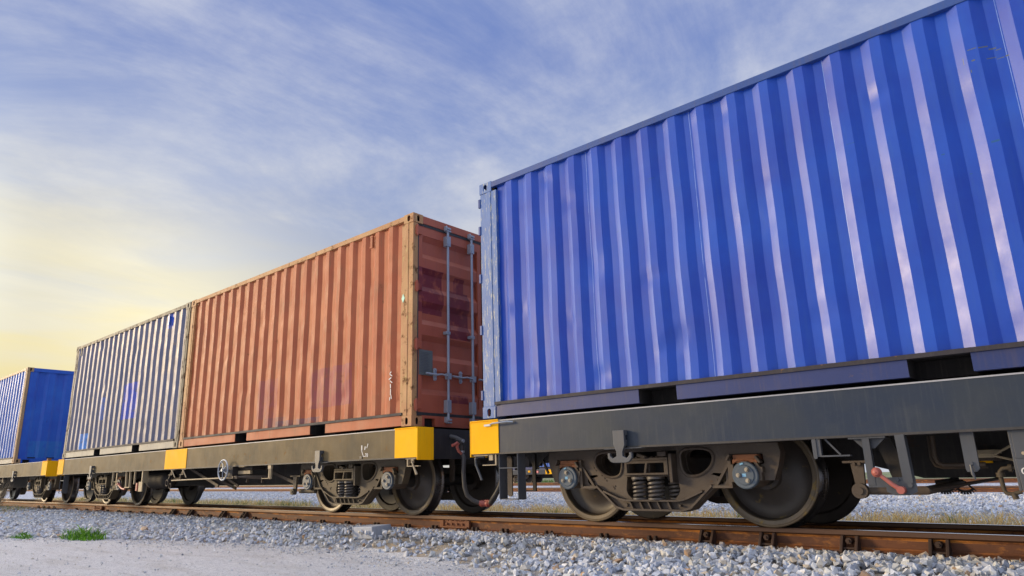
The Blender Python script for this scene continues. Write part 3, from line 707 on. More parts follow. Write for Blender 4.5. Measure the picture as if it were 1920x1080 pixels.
            mb.mat(cyanp)
            if name == 'bogie' and mcast is cast: mb.box(x-.018, x+.012, .2035, .2055, ZAX-.012, ZAX+.012); mb.bar((x-.03, .2085, ZAX+.082), (x-.005, .2085, ZAX+.090), .006, .012)
            if side: mb.mirror_y(W)
            mb.build('bearing_cap', None, bog, org=bz)
    for s in (-1, 1):
        x = s*AX
        for side in (0, 1):
            mb = MB(); mb.mat(wheelrim)
            mb.lathe([(.415-.058, .640), (.415-.052, .626), (.415-.022, .621), (.415-.020, .624), (.415-.018, .621), (.415-.006, .622), (WR, .628)], (x, WR), 72)
            mb.mat(tread); mb.lathe([(WR, .628), (WR+.002, .70), (WR+.006, .722), (WR+.020, .734), (WR+.028, .745), (WR+.028, .752), (WR+.018, .760)], (x, WR), 72)
            mb.mat(wheelm); mb.lathe([(WR+.018, .760), (.36, .758), (.34, .735), (.14, .715), (.13, .79), (.06, .79)], (x, WR), 72)
            mb.lathe([(.415-.058, .640), (.345, .690), (.31, .712), (.24, .706), (.17, .672), (.125, .640), (.118, .60), (.07, .598)], (x, WR), 72)
            if side: mb.mirror_y(W)
            mb.build('wheel', None, bog, org=bz)
        mb = MB(); mb.tube([(x, .24, ZAX), (x, .50, ZAX)], .07, 18); mb.tube([(x, .50, ZAX), (x, .60, ZAX), (x, .8, ZAX), (x, 1.64, ZAX), (x, 1.9, ZAX), (x, 2.2, ZAX)], [.075, .085, .075, .07, .08, .07], 18)
        mb.build('axle', under, bog, org=bz)
    # brake beams and shoes
    for s in (-1, 1):
        mb = MB(); mb.bar((s*.36, .66, .36), (s*.36, 1.78, .36), .05, .08); mb.box(s*.41-.025, s*.41+.025, .64, .74, .24, .48); mb.box(s*.41-.025, s*.41+.025, 1.70, 1.80, .24, .48)
        mb.build('brake_beam', under, bog, org=bz)
    return bog
def copy_tree(o, parent):
    c = o.copy(); col.objects.link(c); c.parent = parent
    for ch in o.children: copy_tree(ch, c)
    return c

# ------------------------------------------------------------------ wagon
LW = 12.44
def yzbox(mb, *a): return mb.box(*a)
def wagon(x0, y0, label, group, msill, bogies, mid=None, mcast=cast, mid_w=.84, protos=None, hooks=(), zoff=0):
    w = empty('flat_wagon', (x0, y0, zoff), label, 'railway wagon', group); x1 = x0+LW
    org = (x0, 0, 0)
    w['_o'] = org
    def B(mb, nm, m=None, parent=None, **k): return mb.build(nm, m, parent or w, org=org, **k)
    for sy in (0, 1):
        mb = MB(); mb.mat(msill)
        mb.box(x0+.004, x1-.004, -.012, .0, .668, .976)
        mb.mat(sill_edge); mb.box(x0+.004, x1-.004, -.014, .10, .652, .668)
        mb.mat(sill_top if msill is not sillB else sill_top); mb.box(x0+.004, x1-.004, -.016, .12, .976, .986)
        if sy: mb.mirror_y(W)
        B(mb, 'side_sill')
        # yellow corner plates
        for xe, s in ((x0, 1), (x1, -1)):
            mb = MB()
            a, b = sorted((xe, xe+s*.385)); mb.box(a, b, -.020, -.0145, .660, .990)
            a, b = sorted((xe, xe-s*.012)); mb.box(a, b, -.022, .226, .632, .994)
            a, b = sorted((xe, xe+s*.385)); mb.box(a, b, -.028, -.0205, .982, .994)
            if sy: mb.mirror_y(W)
            B(mb, 'corner_plate', yellow, bevel=.003)
        if mid is not None:
            mb = MB(); mb.box(mid-mid_w/2, mid+mid_w/2, -.019, -.0145, .662, .984)
            if sy: mb.mirror_y(W)
            B(mb, 'yellow_panel', yellow)
    for xe, s in ((x0, 1), (x1, -1)):
        mb = MB(); a, b = sorted((xe-s*.006, xe+s*.02)); mb.box(a, b, .2265, W-.2265, .645, .982); B(mb, 'end_beam', blackp)
        # automatic coupler
        mb = MB(); mb.mat(under)
        mb.box(*sorted((xe+s*.3, xe-s*.16)), 1.15, 1.29, .58, .72)
        mb.box(*sorted((xe-s*.16, xe-s*.40)), 1.10, 1.22, .54, .76); mb.box(*sorted((xe-s*.16, xe-s*.28)), 1.22, 1.36, .55, .75)
        mb.prism([[(xe-s*.28, 1.36), (xe-s*.16, 1.36), (xe-s*.16, 1.22), (xe-s*.24, 1.24)]], .56, .74, 'z')
        B(mb, 'coupler', None, bevel=.012)
    mb = MB(); mb.box(x0+.02, x1-.02, 1.02, 1.42, .60, .95)
    mb.prism([[(x0+3.0, .60), (x0+3.8, .37), (x1-3.8, .37), (x1-3.0, .60)]], 1.03, 1.41)
    B(mb, 'centre_sill', under)
    mb = MB()
    for k in range(13):
        x = x0+.5+k*(LW-1)/12
        mb.box(x-.05, x+.05, .0005, W-.0005, .70, .952)
    mb.box(x0+.02, x1-.02, .002, W-.002, .953, .960)  # unseen deck sheet, added to block light and darken the underframe
    B(mb, 'cross_bearer', under)
    for hx in hooks:
        # lashing anchor, open hook each side
        mb = MB()
        mb.prism([[(hx-.055, .800), (hx+.055, .800), (hx+.055, .675), (hx+.03, .62), (hx+.03, .585), (hx+.07, .567), (hx+.095, .590), (hx+.095, .612), (hx+.118, .612), (hx+.118, .570), (hx+.09, .538), (hx+.06, .530),
                   (hx-.06, .530), (hx-.09, .538), (hx-.118, .570), (hx-.118, .612), (hx-.095, .612), (hx-.095, .590), (hx-.07, .567), (hx-.03, .585), (hx-.03, .62), (hx-.055, .675)]], -.075, -.045)
        mb.box(hx-.055, hx+.055, -.045, -.0125, .76, .80); mb.box(hx-.045, hx+.045, -.045, -.0125, .67, .72)
        mb.box(hx-.17, hx+.20, -.05, .03, .645, .6515)
        B(mb, 'lashing_hook', greyst, bevel=.004)
    for i, bx_ in enumerate(bogies):
        if protos and protos.get('b') is not None:
            b = copy_tree(protos['b'], w); b.location = (bx_-x0, 0, 0)
        else:
            b = bogie(bx_, w, mcast); b.location = (bx_-x0, 0, 0)
            if protos is not None: protos['b'] = b
    return w, B
GW = 'container wagons of the train alongside the gravel road'
XWA = 7.018
pA = {}; pB = {}
wA, BA = wagon(XWA, 0, 'dark grey container wagon on the right, under the large bright blue container', GW, sillA, (8.915, XWA+LW-1.9), mid=XWA+6.22, protos=pA, hooks=(8.83,))
wB, BB = wagon(-6.265, 0, 'long dusty wagon under the navy and rust-red containers', GW, sillB, (4.51, -4.0), mid=-.03, mcast=castB, protos=pB, hooks=(4.31, -3.95))
wC, BC = wagon(-7.10-LW, 0, 'tan dusty wagon at the far left, under the farthest blue container', GW, sillB, (-8.43, -17.6), mid=-7.10-LW+6.2, mcast=castB, protos=pB, hooks=(-9.7,))

# ---- wagon A details
def quick(B, nm, m, fn, **k):
    mb = MB(); fn(mb); return B(mb, nm, m, **k)
quick(BA, 'wire_bracket', galv, lambda m: (m.tube([(7.30, -.03, .944), (7.36, -.06, .952), (7.56, -.06, .958), (7.60, -.025, .955)], .0085, 8), m.box(7.22, 7.31, -.035, -.0285, .93, .95)))
quick(BA, 'step_ladder', greyst, lambda m: (
    m.tube([(7.39, .0, .655), (7.39, .0, .225), (7.63, .0, .225), (7.63, .0, .655), (7.39, .0, .655)], .007, 6),
    m.box(7.386, 7.394, .004, .11, .225, .652), m.box(7.626, 7.634, .004, .11, .225, .652), m.box(7.394, 7.626, -.004, .11, .218, .226), m.tube([(7.39, -.004, .515), (7.63, -.004, .515)], .006, 6)))
quick(BA, 'drop_hanger', cast, lambda m: (m.prism([oval(7.09, .44, .035, .21)], .49, .505)))
quick(BA, 'grab_hook', tanst, lambda m: (m.box(7.335, 7.352, -.004, .012, .552, .655), m.box(7.165, 7.352, -.006, .014, .545, .5535), m.box(7.25, 7.30, .0, .02, .595, .655), m.box(7.03, 7.24, -.005, .02, .640, .650)))
quick(BA, 'hand_bar', greyst, lambda m: m.tube([(7.14, .05, .635), (7.06, .05, .638), (7.015, .05, .62), (7.02, .05, .56), (7.10, .05, .405)], .013, 8))
quick(BA, 'rigging_bracket', under, lambda m: (m.box(7.33, 7.37, .58, .60, .29, .66), m.box(7.17, 7.37, .575, .605, .283, .293), m.prism([[(7.20, .68), (7.56, .68), (7.36, .50)]], .60, .62), m.bar((7.46, .6, .60), (7.53, .6, .46), .02, .02), m.bar((7.38, .6, .52), (7.56, .6, .52), .01, .012)))
# right-hand release lever gear
quick(BA, 'lever_frame', greyst, lambda m: (
    m.bar((10.727, .02, .655), (10.727, .02, .335), .045, .045, up=(0, 1, 0)), m.bar((10.935, .02, .655), (10.945, .02, .345), .055, .07, up=(0, 1, 0)),
    m.box(10.705, 10.975, .0, .05, .322, .385), m.box(10.62, 10.85, -.005, .08, .640, .6515), m.prism([[(10.64, .640), (10.84, .640), (10.77, .575), (10.70, .575)]], .03, .045)))
quick(BA, 'lever_plate', greyst, lambda m: (m.prism([smooth_loop([(10.812, .272), (10.988, .272), (10.988, .362), (10.812, .362)], 1)], -.012, -.001), m.cyl((10.845, .335), .016, -.028, -.012, 6), m.cyl((10.955, .335), .016, -.028, -.012, 6), m.cyl((10.885, .368), .010, -.02, .0, 8)))
mb = MB(); mb.tube([(10.785, -.055, .412), (10.825, -.055, .375), (10.86, -.05, .340), (10.905, -.045, .306)], [.012, .013, .014, .016], 10); mb.lathe([(0.001, -.088), (.018, -.083), (.030, -.065), (.033, -.055), (.030, -.045), (.018, -.027), (.001, -.022)], (10.780, .418), 18); mb.cyl((10.905, .305), .024, -.065, -.012, 14)
BA(mb, 'release_lever', redp)
quick(BA, 'brake_shaft', cast, lambda m: (m.tube([(10.60, .25, .295), (10.98, .25, .295), (11.02, 1.2, .33)], .028, 10), m.tube([(11.0, .3, .30), (11.25, 1.3, .36)], .012, 8), m.prism([[(10.545, .49), (10.63, .49), (10.62, .30), (10.565, .30)]], .22, .25), m.cyl((10.59, .295), .052, .19, .25, 20), m.cyl((10.59, .295), .026, .18, .20, 12), m.box(10.50, 10.66, .20, .30, .485, .50), m.cyl((10.575, .478), .012, .19, .22, 6), m.cyl((10.61, .478), .012, .19, .22, 6)))
quick(BA, 'guard_bracket', greyst, lambda m: (m.box(10.405, 10.435, -.005, .03, .53, .655), m.prism([oval(10.395, .585, .014, .07)], -.012, -.006), m.box(10.43, 10.62, -.006, .04, .528, .538), m.bar((10.46, .03, .65), (10.55, .03, .54), .012, .012)))
quick(BA, 'angled_gusset', under, lambda m: m.prism([[(10.70, .66), (10.80, .66), (10.90, .38), (10.78, .38)]], .30, .32))
quick(BA, 'hanger_bar', greyst, lambda m: (m.prism([[(11.262, .655), (11.335, .655), (11.335, .43), (11.315, .412), (11.268, .412), (11.262, .43)]], .03, .055), m.cyl((11.293, .462), .013, .02, .06, 12), m.tube([(11.293, .015, .455), (11.297, .012, .40), (11.306, .012, .365)], [.006, .010, .004], 8)))
quick(BA, 'air_pipe', cast, lambda m: (m.tube([(11.02, .5, .66), (11.015, .5, .52), (11.03, .5, .475), (11.06, .5, .458), (11.19, .5, .458), (11.3, .5, .458)], .016, 10), m.tube([(10.985, .56, .66), (10.98, .56, .50), (11.0, .56, .455), (11.04, .56, .442), (11.3, .56, .44)], .010, 8)))
mb = MB(); mb.mat(cast); mb.cyl((11.24, .95), .10, .485, .51, 24, 'z'); mb.cyl((11.24, .95), .085, .51, .535, 24, 'z'); mb.mat(tanst); mb.cyl((11.24, .95), .10, .535, .56, 24, 'z'); mb.mat(yellow); mb.cyl((11.24, .95), .04, .47, .485, 16, 'z')
BA(mb, 'brake_cylinder', None)
quick(BA, 'brake_rod', tanst, lambda m: (m.tube([(11.25, .4, .522), (11.365, .4, .52)], .008, 6), m.tube([(11.25, .4, .508), (11.37, .4, .507)], .008, 6), m.tube([(11.365, .4, .515), (11.47, .4, .572)], .008, 6), m.tube([(11.365, .4, .512), (11.50, .4, .47)], .008, 6)))
quick(BA, 'elbow_pipe', castB, lambda m: (m.tube([(11.53, .2, .43), (11.46, .2, .432), (11.425, .2, .428), (11.41, .2, .41), (11.408, .2, .385), (11.412, .2, .30), (11.422, .2, .282), (11.45, .2, .276), (11.50, .2, .29)], .013, 10), m.cyl((11.41, .2), .024, .378, .405, 10, 'z'), m.tube([(11.458, .2, .28), (11.466, .2, .245)], .017, 10), m.cyl((.2, .43), .024, 11.455, 11.475, 8, 'x')))
mb = MB()
mb.tube([(10.84, 1.25, .335), (11.0, 1.25, .36)], .016, 8)
for cx_ in (10.90, 11.03):
    mb.tube([(cx_, 1.25, .345), (cx_-.05, 1.25, .285)], .007, 6); mb.tube([(cx_, 1.25, .345), (cx_+.05, 1.25, .285)], .007, 6)
    mb.prism([arc((cx_, .345), .085, 225, 315, 8)+arc((cx_, .345), .070, 315, 225, 8)], 1.24, 1.26)
    for a in range(228, 315, 12): mb.bar((cx_+.083*cos(rad(a)), 1.25, .345+.083*sin(rad(a))), (cx_+.10*cos(rad(a)), 1.25, .345+.10*sin(rad(a))), .015, .007)
BA(mb, 'toothed_quadrant', under)
# instrument plate at the right edge of the frame
quick(BA, 'control_panel', greyst, lambda m: (m.box(11.525, 12.05, .02, .035, .485, .652), m.prism([[(11.522, .4845), (12.05, .4845), (12.05, .262), (11.56, .262), (11.53, .285)]], .008, .034), m.box(11.510, 11.525, .02, .20, .30, .652)), bevel=.002)
text_mesh('O', .058, white, 'panel_letter', wA, (11.538, .006, .392))
mb = MB()
for (x, z) in ((11.568, .515), (11.548, .310)): mb.cyl((x, z), .010, .0, .02, 8)
BA(mb, 'panel_bolt', tanst)

# ---- wagon B details
mb = MB(); mb.mat(galv)
mb.lathe([(.148+.011*cos(t), -.10+.011*sin(t)) for t in [2*pi*k/8 for k in range(8)]], (1.86, .605), 36, close=True)
mb.cyl((1.86, .605), .024, -.125, -.06, 14); mb.tube([(1.86, -.1, .605), (1.86, .10, .605)], .012, 8)
for a in range(5):
    t = rad(20+a*72); t2 = t+.5
    mb.tube([(1.86+.02*cos(t), -.10, .605+.02*sin(t)), (1.86+.09*cos(t+.35), -.088, .605+.09*sin(t+.35)), (1.86+.145*cos(t2), -.10, .605+.145*sin(t2))], .0085, 6)
BB(mb, 'hand_wheel', None)
quick(BB, 'brake_gearbox', under, lambda m: (m.box(1.78, 2.02, -.03, .25, .50, .65), m.box(2.02, 2.40, .08, .30, .60, .65)), bevel=.006)
quick(BB, 'gearbox_plate', tanst, lambda m: (m.box(2.0, 2.38, .06, .10, .540, .590), m.box(2.15, 2.32, -.006, .03, .640, .6515)), bevel=.003)
quick(BB, 'brake_rod', tanst, lambda m: m.tube([(-.14, .0, .470), (1.95, .0, .492)], .011, 8))
quick(BB, 'rod_joint', cast, lambda m: (m.box(1.93, 2.15, -.02, .02, .475, .515), m.cyl((2.04, .495), .02, -.035, .035, 8), m.tube([(2.15, 0, .50), (2.30, .1, .50), (2.55, .3, .49)], [.012, .03, .04], 8), m.bar((2.25, .1, .49), (2.24, .1, .42), .02, .03), m.bar((2.5, .2, .49), (2.5, .2, .41), .02, .03)))
for nm, pts in (('l', ((3.01, 3.03, 2.83),)),):
    quick(BB, 'stirrup_hook', tanst, lambda m: (m.box(3.005, 3.025, .0, .03, .472, .652), m.box(2.83, 3.02, .0, .03, .466, .474), m.box(3.045, 3.058, .0, .03, .46, .64), m.box(2.99, 3.07, -.004, .03, .60, .65)))
quick(BB, 'stirrup_hook', tanst, lambda m: (m.box(5.99, 6.006, -.004, .03, .57, .652), m.box(5.99, 6.19, -.006, .03, .562, .570), m.box(5.97, 6.14, -.006, .03, .642, .6515), m.box(6.055, 6.095, .0, .015, .60, .642), m.tube([(6.075, -.01, .625), (6.165, -.01, .475)], [.008, .014], 8)))
for x in (-.19, .24):
    quick(BB, 'stirrup_hook', tanst, lambda m: (m.box(x-.006, x+.006, 0, .03, .565, .652), m.box(x-.11, x+.02, 0, .03, .560, .567), m.box(x-.04, x+.12, -.004, .03, .644, .6515), m.tube([(x+.02, 0, .64), (x+.16, 0, .515)], .009, 6), m.tube([(x-.02, 0, .60), (x-.09, 0, .50)], .009, 6)))
for a_, b_ in (((1.92, .4, .69), (3.10, .4, .395)), ((-.45, .4, .70), (.75, .4, .37)), ((-.40, .9, .50), (.40, .9, .32)), ((.10, .7, .60), (.85, .7, .37))):
    quick(BB, 'truss_brace', cast, lambda m: m.bar(a_, b_, .02, .045))
quick(BB, 'brake_hanger', castB, lambda m: (m.prism([[(3.33, .49), (3.42, .49), (3.40, .29), (3.35, .29)]], .2, .23), m.cyl((3.372, .285), .042, .16, .22, 16), m.cyl((3.372, .285), .02, .15, .17, 12), m.tube([(3.37, .3, .29), (3.75, .3, .29)], .03, 10), m.box(3.25, 3.50, .2, .3, .485, .50)))
mb = MB(); mb.mat(under); mb.lathe([(.001, -1.02), (.06, -1.03), (.13, -1.10), (.16, -1.20), (.165, -1.75), (.17, -1.76), (.17, -1.78), (.165, -1.79), (.15, -1.90), (.10, -1.98), (.001, -2.0)], (.40, .49), 32, 'x')
BB(mb, 'air_tank', None)
quick(BB, 'tank_valve', cast, lambda m: (m.tube([(-1.05, .4, .50), (-.45, .3, .50)], .022, 8), m.cyl((.4, .50), .05, -1.0, -.96, 12, 'x'), m.lathe([(.05+.008*cos(t), -.02+.008*sin(t)) for t in [2*pi*k/8 for k in range(8)]], (-.28, .43), 16, close=True), m.lathe([(.04+.008*cos(t), .02+.008*sin(t)) for t in [2*pi*k/8 for k in range(8)]], (-.24, .38), 16, close=True)))
quick(BB, 'lever_frame', tanst, lambda m: (m.bar((-2.22, .02, .655), (-2.18, .02, .37), .02, .03, up=(0, 1, 0)), m.bar((-2.03, .02, .655), (-2.0, .02, .37), .02, .035, up=(0, 1, 0)), m.box(-2.22, -1.98, .0, .04, .355, .372)))
quick(BB, 'hanger_bar', tanst, lambda m: m.bar((-1.80, .02, .655), (-1.80, .02, .42), .02, .03, up=(0, 1, 0)))
quick(BB, 'lever_panel', tanst, lambda m: (m.box(-1.44, -1.40, .0, .1, .44, .655), m.box(-1.52, -1.36, -.01, .01, .29, .46)))
quick(BB, 'release_lever', redp, lambda m: (m.tube([(-2.42, -.03, .42), (-2.36, -.03, .38), (-2.24, -.03, .34), (-2.10, -.03, .33)], .017, 8), m.cyl((-2.44, .425), .026, -.055, -.005, 10)))
quick(BB, 'valve_handle', redp, lambda m: m.box(-1.62, -1.56, -.02, 0, .30, .44))
quick(BB, 'grab_hook', tanst, lambda m: (m.bar((-2.83, .0, .655), (-2.84, .0, .40), .015, .03, up=(0, 1, 0)), m.box(-2.78, -2.60, .0, .02, .465, .475), m.box(-2.74, -2.70, .02, .03, .40, .655), m.box(-2.55, -2.40, -.006, .02, .644, .6515)))
quick(BB, 'step_ladder', greyst, lambda m: (m.tube([(-6.02, .0, .655), (-6.02, .0, .25), (-5.78, .0, .25), (-5.78, .0, .655)], .008, 6), m.box(-6.02, -5.78, -.004, .1, .243, .251), m.box(-5.784, -5.776, .004, .1, .25, .65), m.tube([(-6.02, 0, .52), (-5.78, 0, .52)], .007, 6)))
quick(BB, 'end_strap', cast, lambda m: m.prism([oval(5.80, .53, .042, .15)], .88, .90))
# painted marks on the sill
mb = MB()
for (x0_, z0_, x1_, z1_, w_) in ((5.163, .830, 5.165, .770, .020), (5.163, .765, 5.185, .725, .012), (5.185, .725, 5.20, .700, .010), (5.232, .815, 5.222, .775, .018), (5.285, .845, 5.262, .795, .012), (5.19, .698, 5.24, .698, .008)):
    mb.bar((x0_, -.0135, z0_), (x1_, -.0135, z1_), .002, w_, up=(1, 0, 0) if abs(x1_-x0_) < .03 else (0, 0, 1))
BB(mb, 'painted_mark', white)
text_mesh('78', .062, white, 'painted_number', wB, (5.228, -.0135, .690), ext=.0008)
mb = MB(); mb.box(5.13, 5.175, -.02, -.0125, .672, .705); BB(mb, 'sill_clip', blackp)
# ---- hoses between wagons B and A
def hose(B, side, prt):
    pass
mb = MB()
mb.tube([(6.30, .565, .705), (6.34, .555, .655), (6.38, .505, .50), (6.40, .50, .33), (6.42, .52, .24), (6.47, .56, .185), (6.53, .60, .158)], .024, 12)
hB = BB(mb, 'brake_hose', rubber)
mb = MB(); mb.tube([(6.53, .60, .158), (6.56, .625, .150), (6.60, .645, .148)], [.026, .034, .030], 12); mb.cyl((.625, .150), .038, 6.545, 6.56, 12, 'x')
BB(mb, 'hose_coupling', redp, hB)
mb = MB(); mb.mat(blackp); mb.tube([(6.17, .50, .90), (6.24, .53, .88), (6.29, .56, .845), (6.295, .575, .80)], [.03, .03, .036, .022], 10); mb.tube([(6.295, .572, .79), (6.30, .567, .735)], [.035, .030], 10)
mb.mat(galv); mb.tube([(6.30, .566, .735), (6.30, .566, .712)], .030, 12); mb.cyl((.56, .845), .02, 6.31, 6.335, 8, 'x')
BB(mb, 'angle_cock', None, hB)
mb = MB(); mb.tube([(6.31, .40, .79), (6.31, .43, .798), (6.31, .475, .818), (6.31, .50, .805)], [.018, .016, .02, .016], 8); mb.tube([(6.31, .478, .815), (6.31, .475, .77), (6.31, .50, .73), (6.31, .555, .695)], [.017, .018, .018, .016], 8)
BB(mb, 'cock_handle', redp, hB)
mb = MB()
mb.tube([(6.98, .54, .66), (6.96, .535, .50), (6.93, .51, .34), (6.88, .50, .26), (6.80, .53, .205), (6.73, .58, .172), (6.68, .62, .157)], .024, 12)
hA = BA(mb, 'brake_hose', rubber)
mb = MB(); mb.tube([(6.60, .645, .148), (6.64, .64, .150), (6.68, .62, .157)], [.034, .036, .026], 12); mb.cyl((.632, .152), .042, 6.635, 6.65, 12, 'x'); mb.bar((6.60, .62, .185), (6.68, .61, .175), .02, .012)
BA(mb, 'hose_coupling', redp, hA)
quick(BA, 'tie_ring', yellow, lambda m: m.lathe([(.032+.005*cos(t), 7.0+.005*sin(t)) for t in [2*pi*k/6 for k in range(6)]], (.03, .82), 16, 'x', close=True))
# wagon C small gear
quick(BC, 'brake_rod', tanst, lambda m: (m.tube([(-12.5, .0, .44), (-11.0, .0, .47)], .012, 6), m.box(-11.6, -11.2, 0, .1, .55, .60)))
quick(BC, 'stirrup_hook', tanst, lambda m: (m.box(-10.96, -10.94, 0, .03, .53, .652), m.tube([(-10.95, 0, .62), (-10.8, 0, .50)], .012, 6), m.box(-11.05, -10.94, 0, .03, .525, .535)))
quick(BC, 'deck_stop', rusty, lambda m: m.box(-7.33, -7.22, .02, .10, .99, 1.05), bevel=.01)

# ------------------------------------------------------------------ track rails
def rail(name, x0, x1, yc, z, label, group, simple=False, top=True):
    """profile in (y,z) round head centre; rail top at z"""
    prof = [(-.030, 0), (.030, 0), (.034, -.008), (.034, -.034), (.014, -.046), (.0075, -.060), (.0075, -.112), (.02, -.128), (.062, -.140), (.062, -.150), (-.062, -.150), (-.062, -.140), (-.02, -.128), (-.0075, -.112), (-.0075, -.060), (-.014, -.046), (-.034, -.034), (-.034, -.008)]
    n = len(prof); xs = [x0, x1]
    mb = MB(); vs = [(x, yc+a, z+b) for x in xs for a, b in prof]
    for i in range(n):
        j = (i+1) % n
        mb.mat(railtop if i == 0 else railhead if i in (1, 2, 15, 16, 17) else railrust)
        mb.add([vs[i], vs[j], vs[n+j], vs[n+i]], [(0, 1, 2, 3)])
    mb.mat(railrust); mb.add(vs[:n], [tuple(range(n))]); mb.add(vs[n:], [tuple(range(n))])
    o = mb.build(name, None, None, org=(x0, yc, z-.15), loc=(x0, yc, z-.15))
    tag(o, label, 'rail', group); return o
GR = 'rails of the track under the train'
yN = .69; yF = 1.75
r1 = rail('rail', -70, 45, yN, 0, 'orange-rusty near rail with bolted clamps, directly above the pale ballast slope', GR)
r2 = rail('rail', -70, 45, yF, 0, 'shiny-topped far rail of the train\'s track, seen behind the near wheels', GR)
def clip_big(x, rl):
    mb = MB(); y = yN-.034
    for s in (-1, 1): mb.prism([[(y+.02, -.040), (y-.015, -.040), (y-.085, -.15), (y-.085, -.172), (y+.02, -.172)]], x+s*.052-.011, x+s*.052+.011, 'x')
    mb.box(x-.10, x+.10, y-.10, y-.02, -.172, -.155); mb.box(x-.045, x+.045, y-.05, y+.01, -.135, -.120)
    mb.box(x-.07, x+.07, y-.02, y+.01, -.160, -.125); mb.cyl((x, -.075), .024, y-.045, y+.02, 6); mb.cyl((x, -.075), .010, y-.06, y-.04, 8)
    o = mb.build('rail_clamp', clipm, rl, bevel=.003)
def spike(x, rl, s=1):
    mb = MB(); y = yN-.064
    for d in (-.032, .032): mb.box(x+d-.011*s, x+d+.011*s, y-.03, y+.012, -.162, -.112+.008*s); mb.box(x+d-.016*s, x+d+.016*s, y-.034, y+.016, -.132, -.120)
    mb.box(x-.045, x+.045, y-.036, y+.0, -.170, -.158)
    mb.build('rail_spike', clipm, rl, bevel=.003)
r1['_o'] = (-70, yN, -.15)
for x in (9.2, 9.72, 10.34, 10.92, 11.5, 12.1, -1.44, -.71, .51, 1.23): clip_big(x, r1)
for x in (2.87, 3.47, 4.05, 4.68, 5.29, 5.78, 6.45, 6.89, 7.49, 8.16, 8.68, -4.06, -3.45, -2.85, -2.29, -1.75, -1.06, -.4, .1, .8, 1.60, 2.2, -4.7, -6.0, -6.7): spike(x, r1)
for x in (6.10, -5.35):
    mb = MB(); y = yN-.034
    mb.box(x-.22, x+.22, y-.012, y+.02, -.120, -.050); mb.box(x-.22, x+.22, y-.045, y-.012, -.125, -.108); mb.box(x-.24, x-.18, y-.03, y, -.125, -.045); mb.box(x+.18, x+.24, y-.03, y, -.125, -.045)
    for k in range(4):
        bx_ = x-.13+k*.085; mb.cyl((bx_, -.083), .015, y-.034, y-.012, 6)
    for k in range(22): a = random.uniform(-.18, .18); mb.box(x+a, x+a+.02, y-.02+random.uniform(0, .01), y+.02, -.052, -.046+random.uniform(0, .008))
    mb.box(x-.06, x+.06, y-.07, y-.02, -.165, -.130)
    mb.build('fishplate', rusty, r1, bevel=.003)
mb = MB()
for k in range(4):
    x = -7.9-k*.42
    mb.tube([(x, .50, -.15), (x-.05, .48, -.10), (x+.02, .47, -.075), (x+.10, .47, -.085), (x+.12, .48, -.12), (x+.04, .50, -.14)], .012, 6)
o = mb.build('loose_rail_clip', clipm, r1)
GB = 'rails of the empty track behind'
r3 = rail('rail', -90, 60, 18.4, .0, 'brown nearer rail of the empty track in the gravel behind the train', GB)
r4 = rail('rail', -90, 60, 19.46, .0, 'brown farther rail of the empty track in the gravel behind the train', GB)
r5 = rail('rail', -100, 70, 24.4, .16, 'nearer rail on the raised gravel just in front of the distant train', 'rails before the distant train')
r6 = rail('rail', -100, 70, 25.46, .16, 'farther rail on the raised gravel just in front of the distant train', 'rails before the distant train')

# ------------------------------------------------------------------ distant train
GD = 'wagons of the distant train'
YB = 36.0; XB = -25.5
protoD = {'b': pA['b']}
wD, BD = wagon(XB, YB, 'small distant grey wagon with yellow ends, seen between the coupled wagons', None, sillA, (XB+1.9, XB+LW-1.9), mid=-20.15, mid_w=.9, protos=protoD)
mb = MB(); mb.cyl((-21.35, .83), .09, -.022, -.014, 20); o = mb.build('round_sign', signred, wD, org=(XB, 0, 0))
mb = MB(); mb.cyl((-21.35, .83), .045, -.026, -.0225, 16); o2 = mb.build('sign_centre', white, o, org=(XB, 0, 0))
mb = MB(); mb.box(-22.25, -22.05, -.022, -.014, .80, .93); mb.build('yellow_label', yellow, wD, org=(XB, 0, 0))
cD = container('freight_container', XB+.1, YB, ZB, 'tiny bright blue container on the distant wagon, left one of two', 'containers of the distant train', (blueC, blueA_rail2, blueA_rail, blueA_rail2, blueC, blueC), -20, ('front', 'front'), simple=True, dent=.004)
cE = container('freight_container', XB+.1+LC+.05, YB, ZB, 'tiny bright blue container on the distant wagon, right one of two', 'containers of the distant train', (blueC, blueA_rail2, blueA_rail, blueA_rail2, blueC, blueC), -15, ('front', 'front'), simple=True, dent=.004)
for yy in (YB+.69, YB+1.75): rail('rail', -100, 70, yy, 0, 'rail carrying the distant train, mostly hidden behind gravel', 'rails under the distant train')

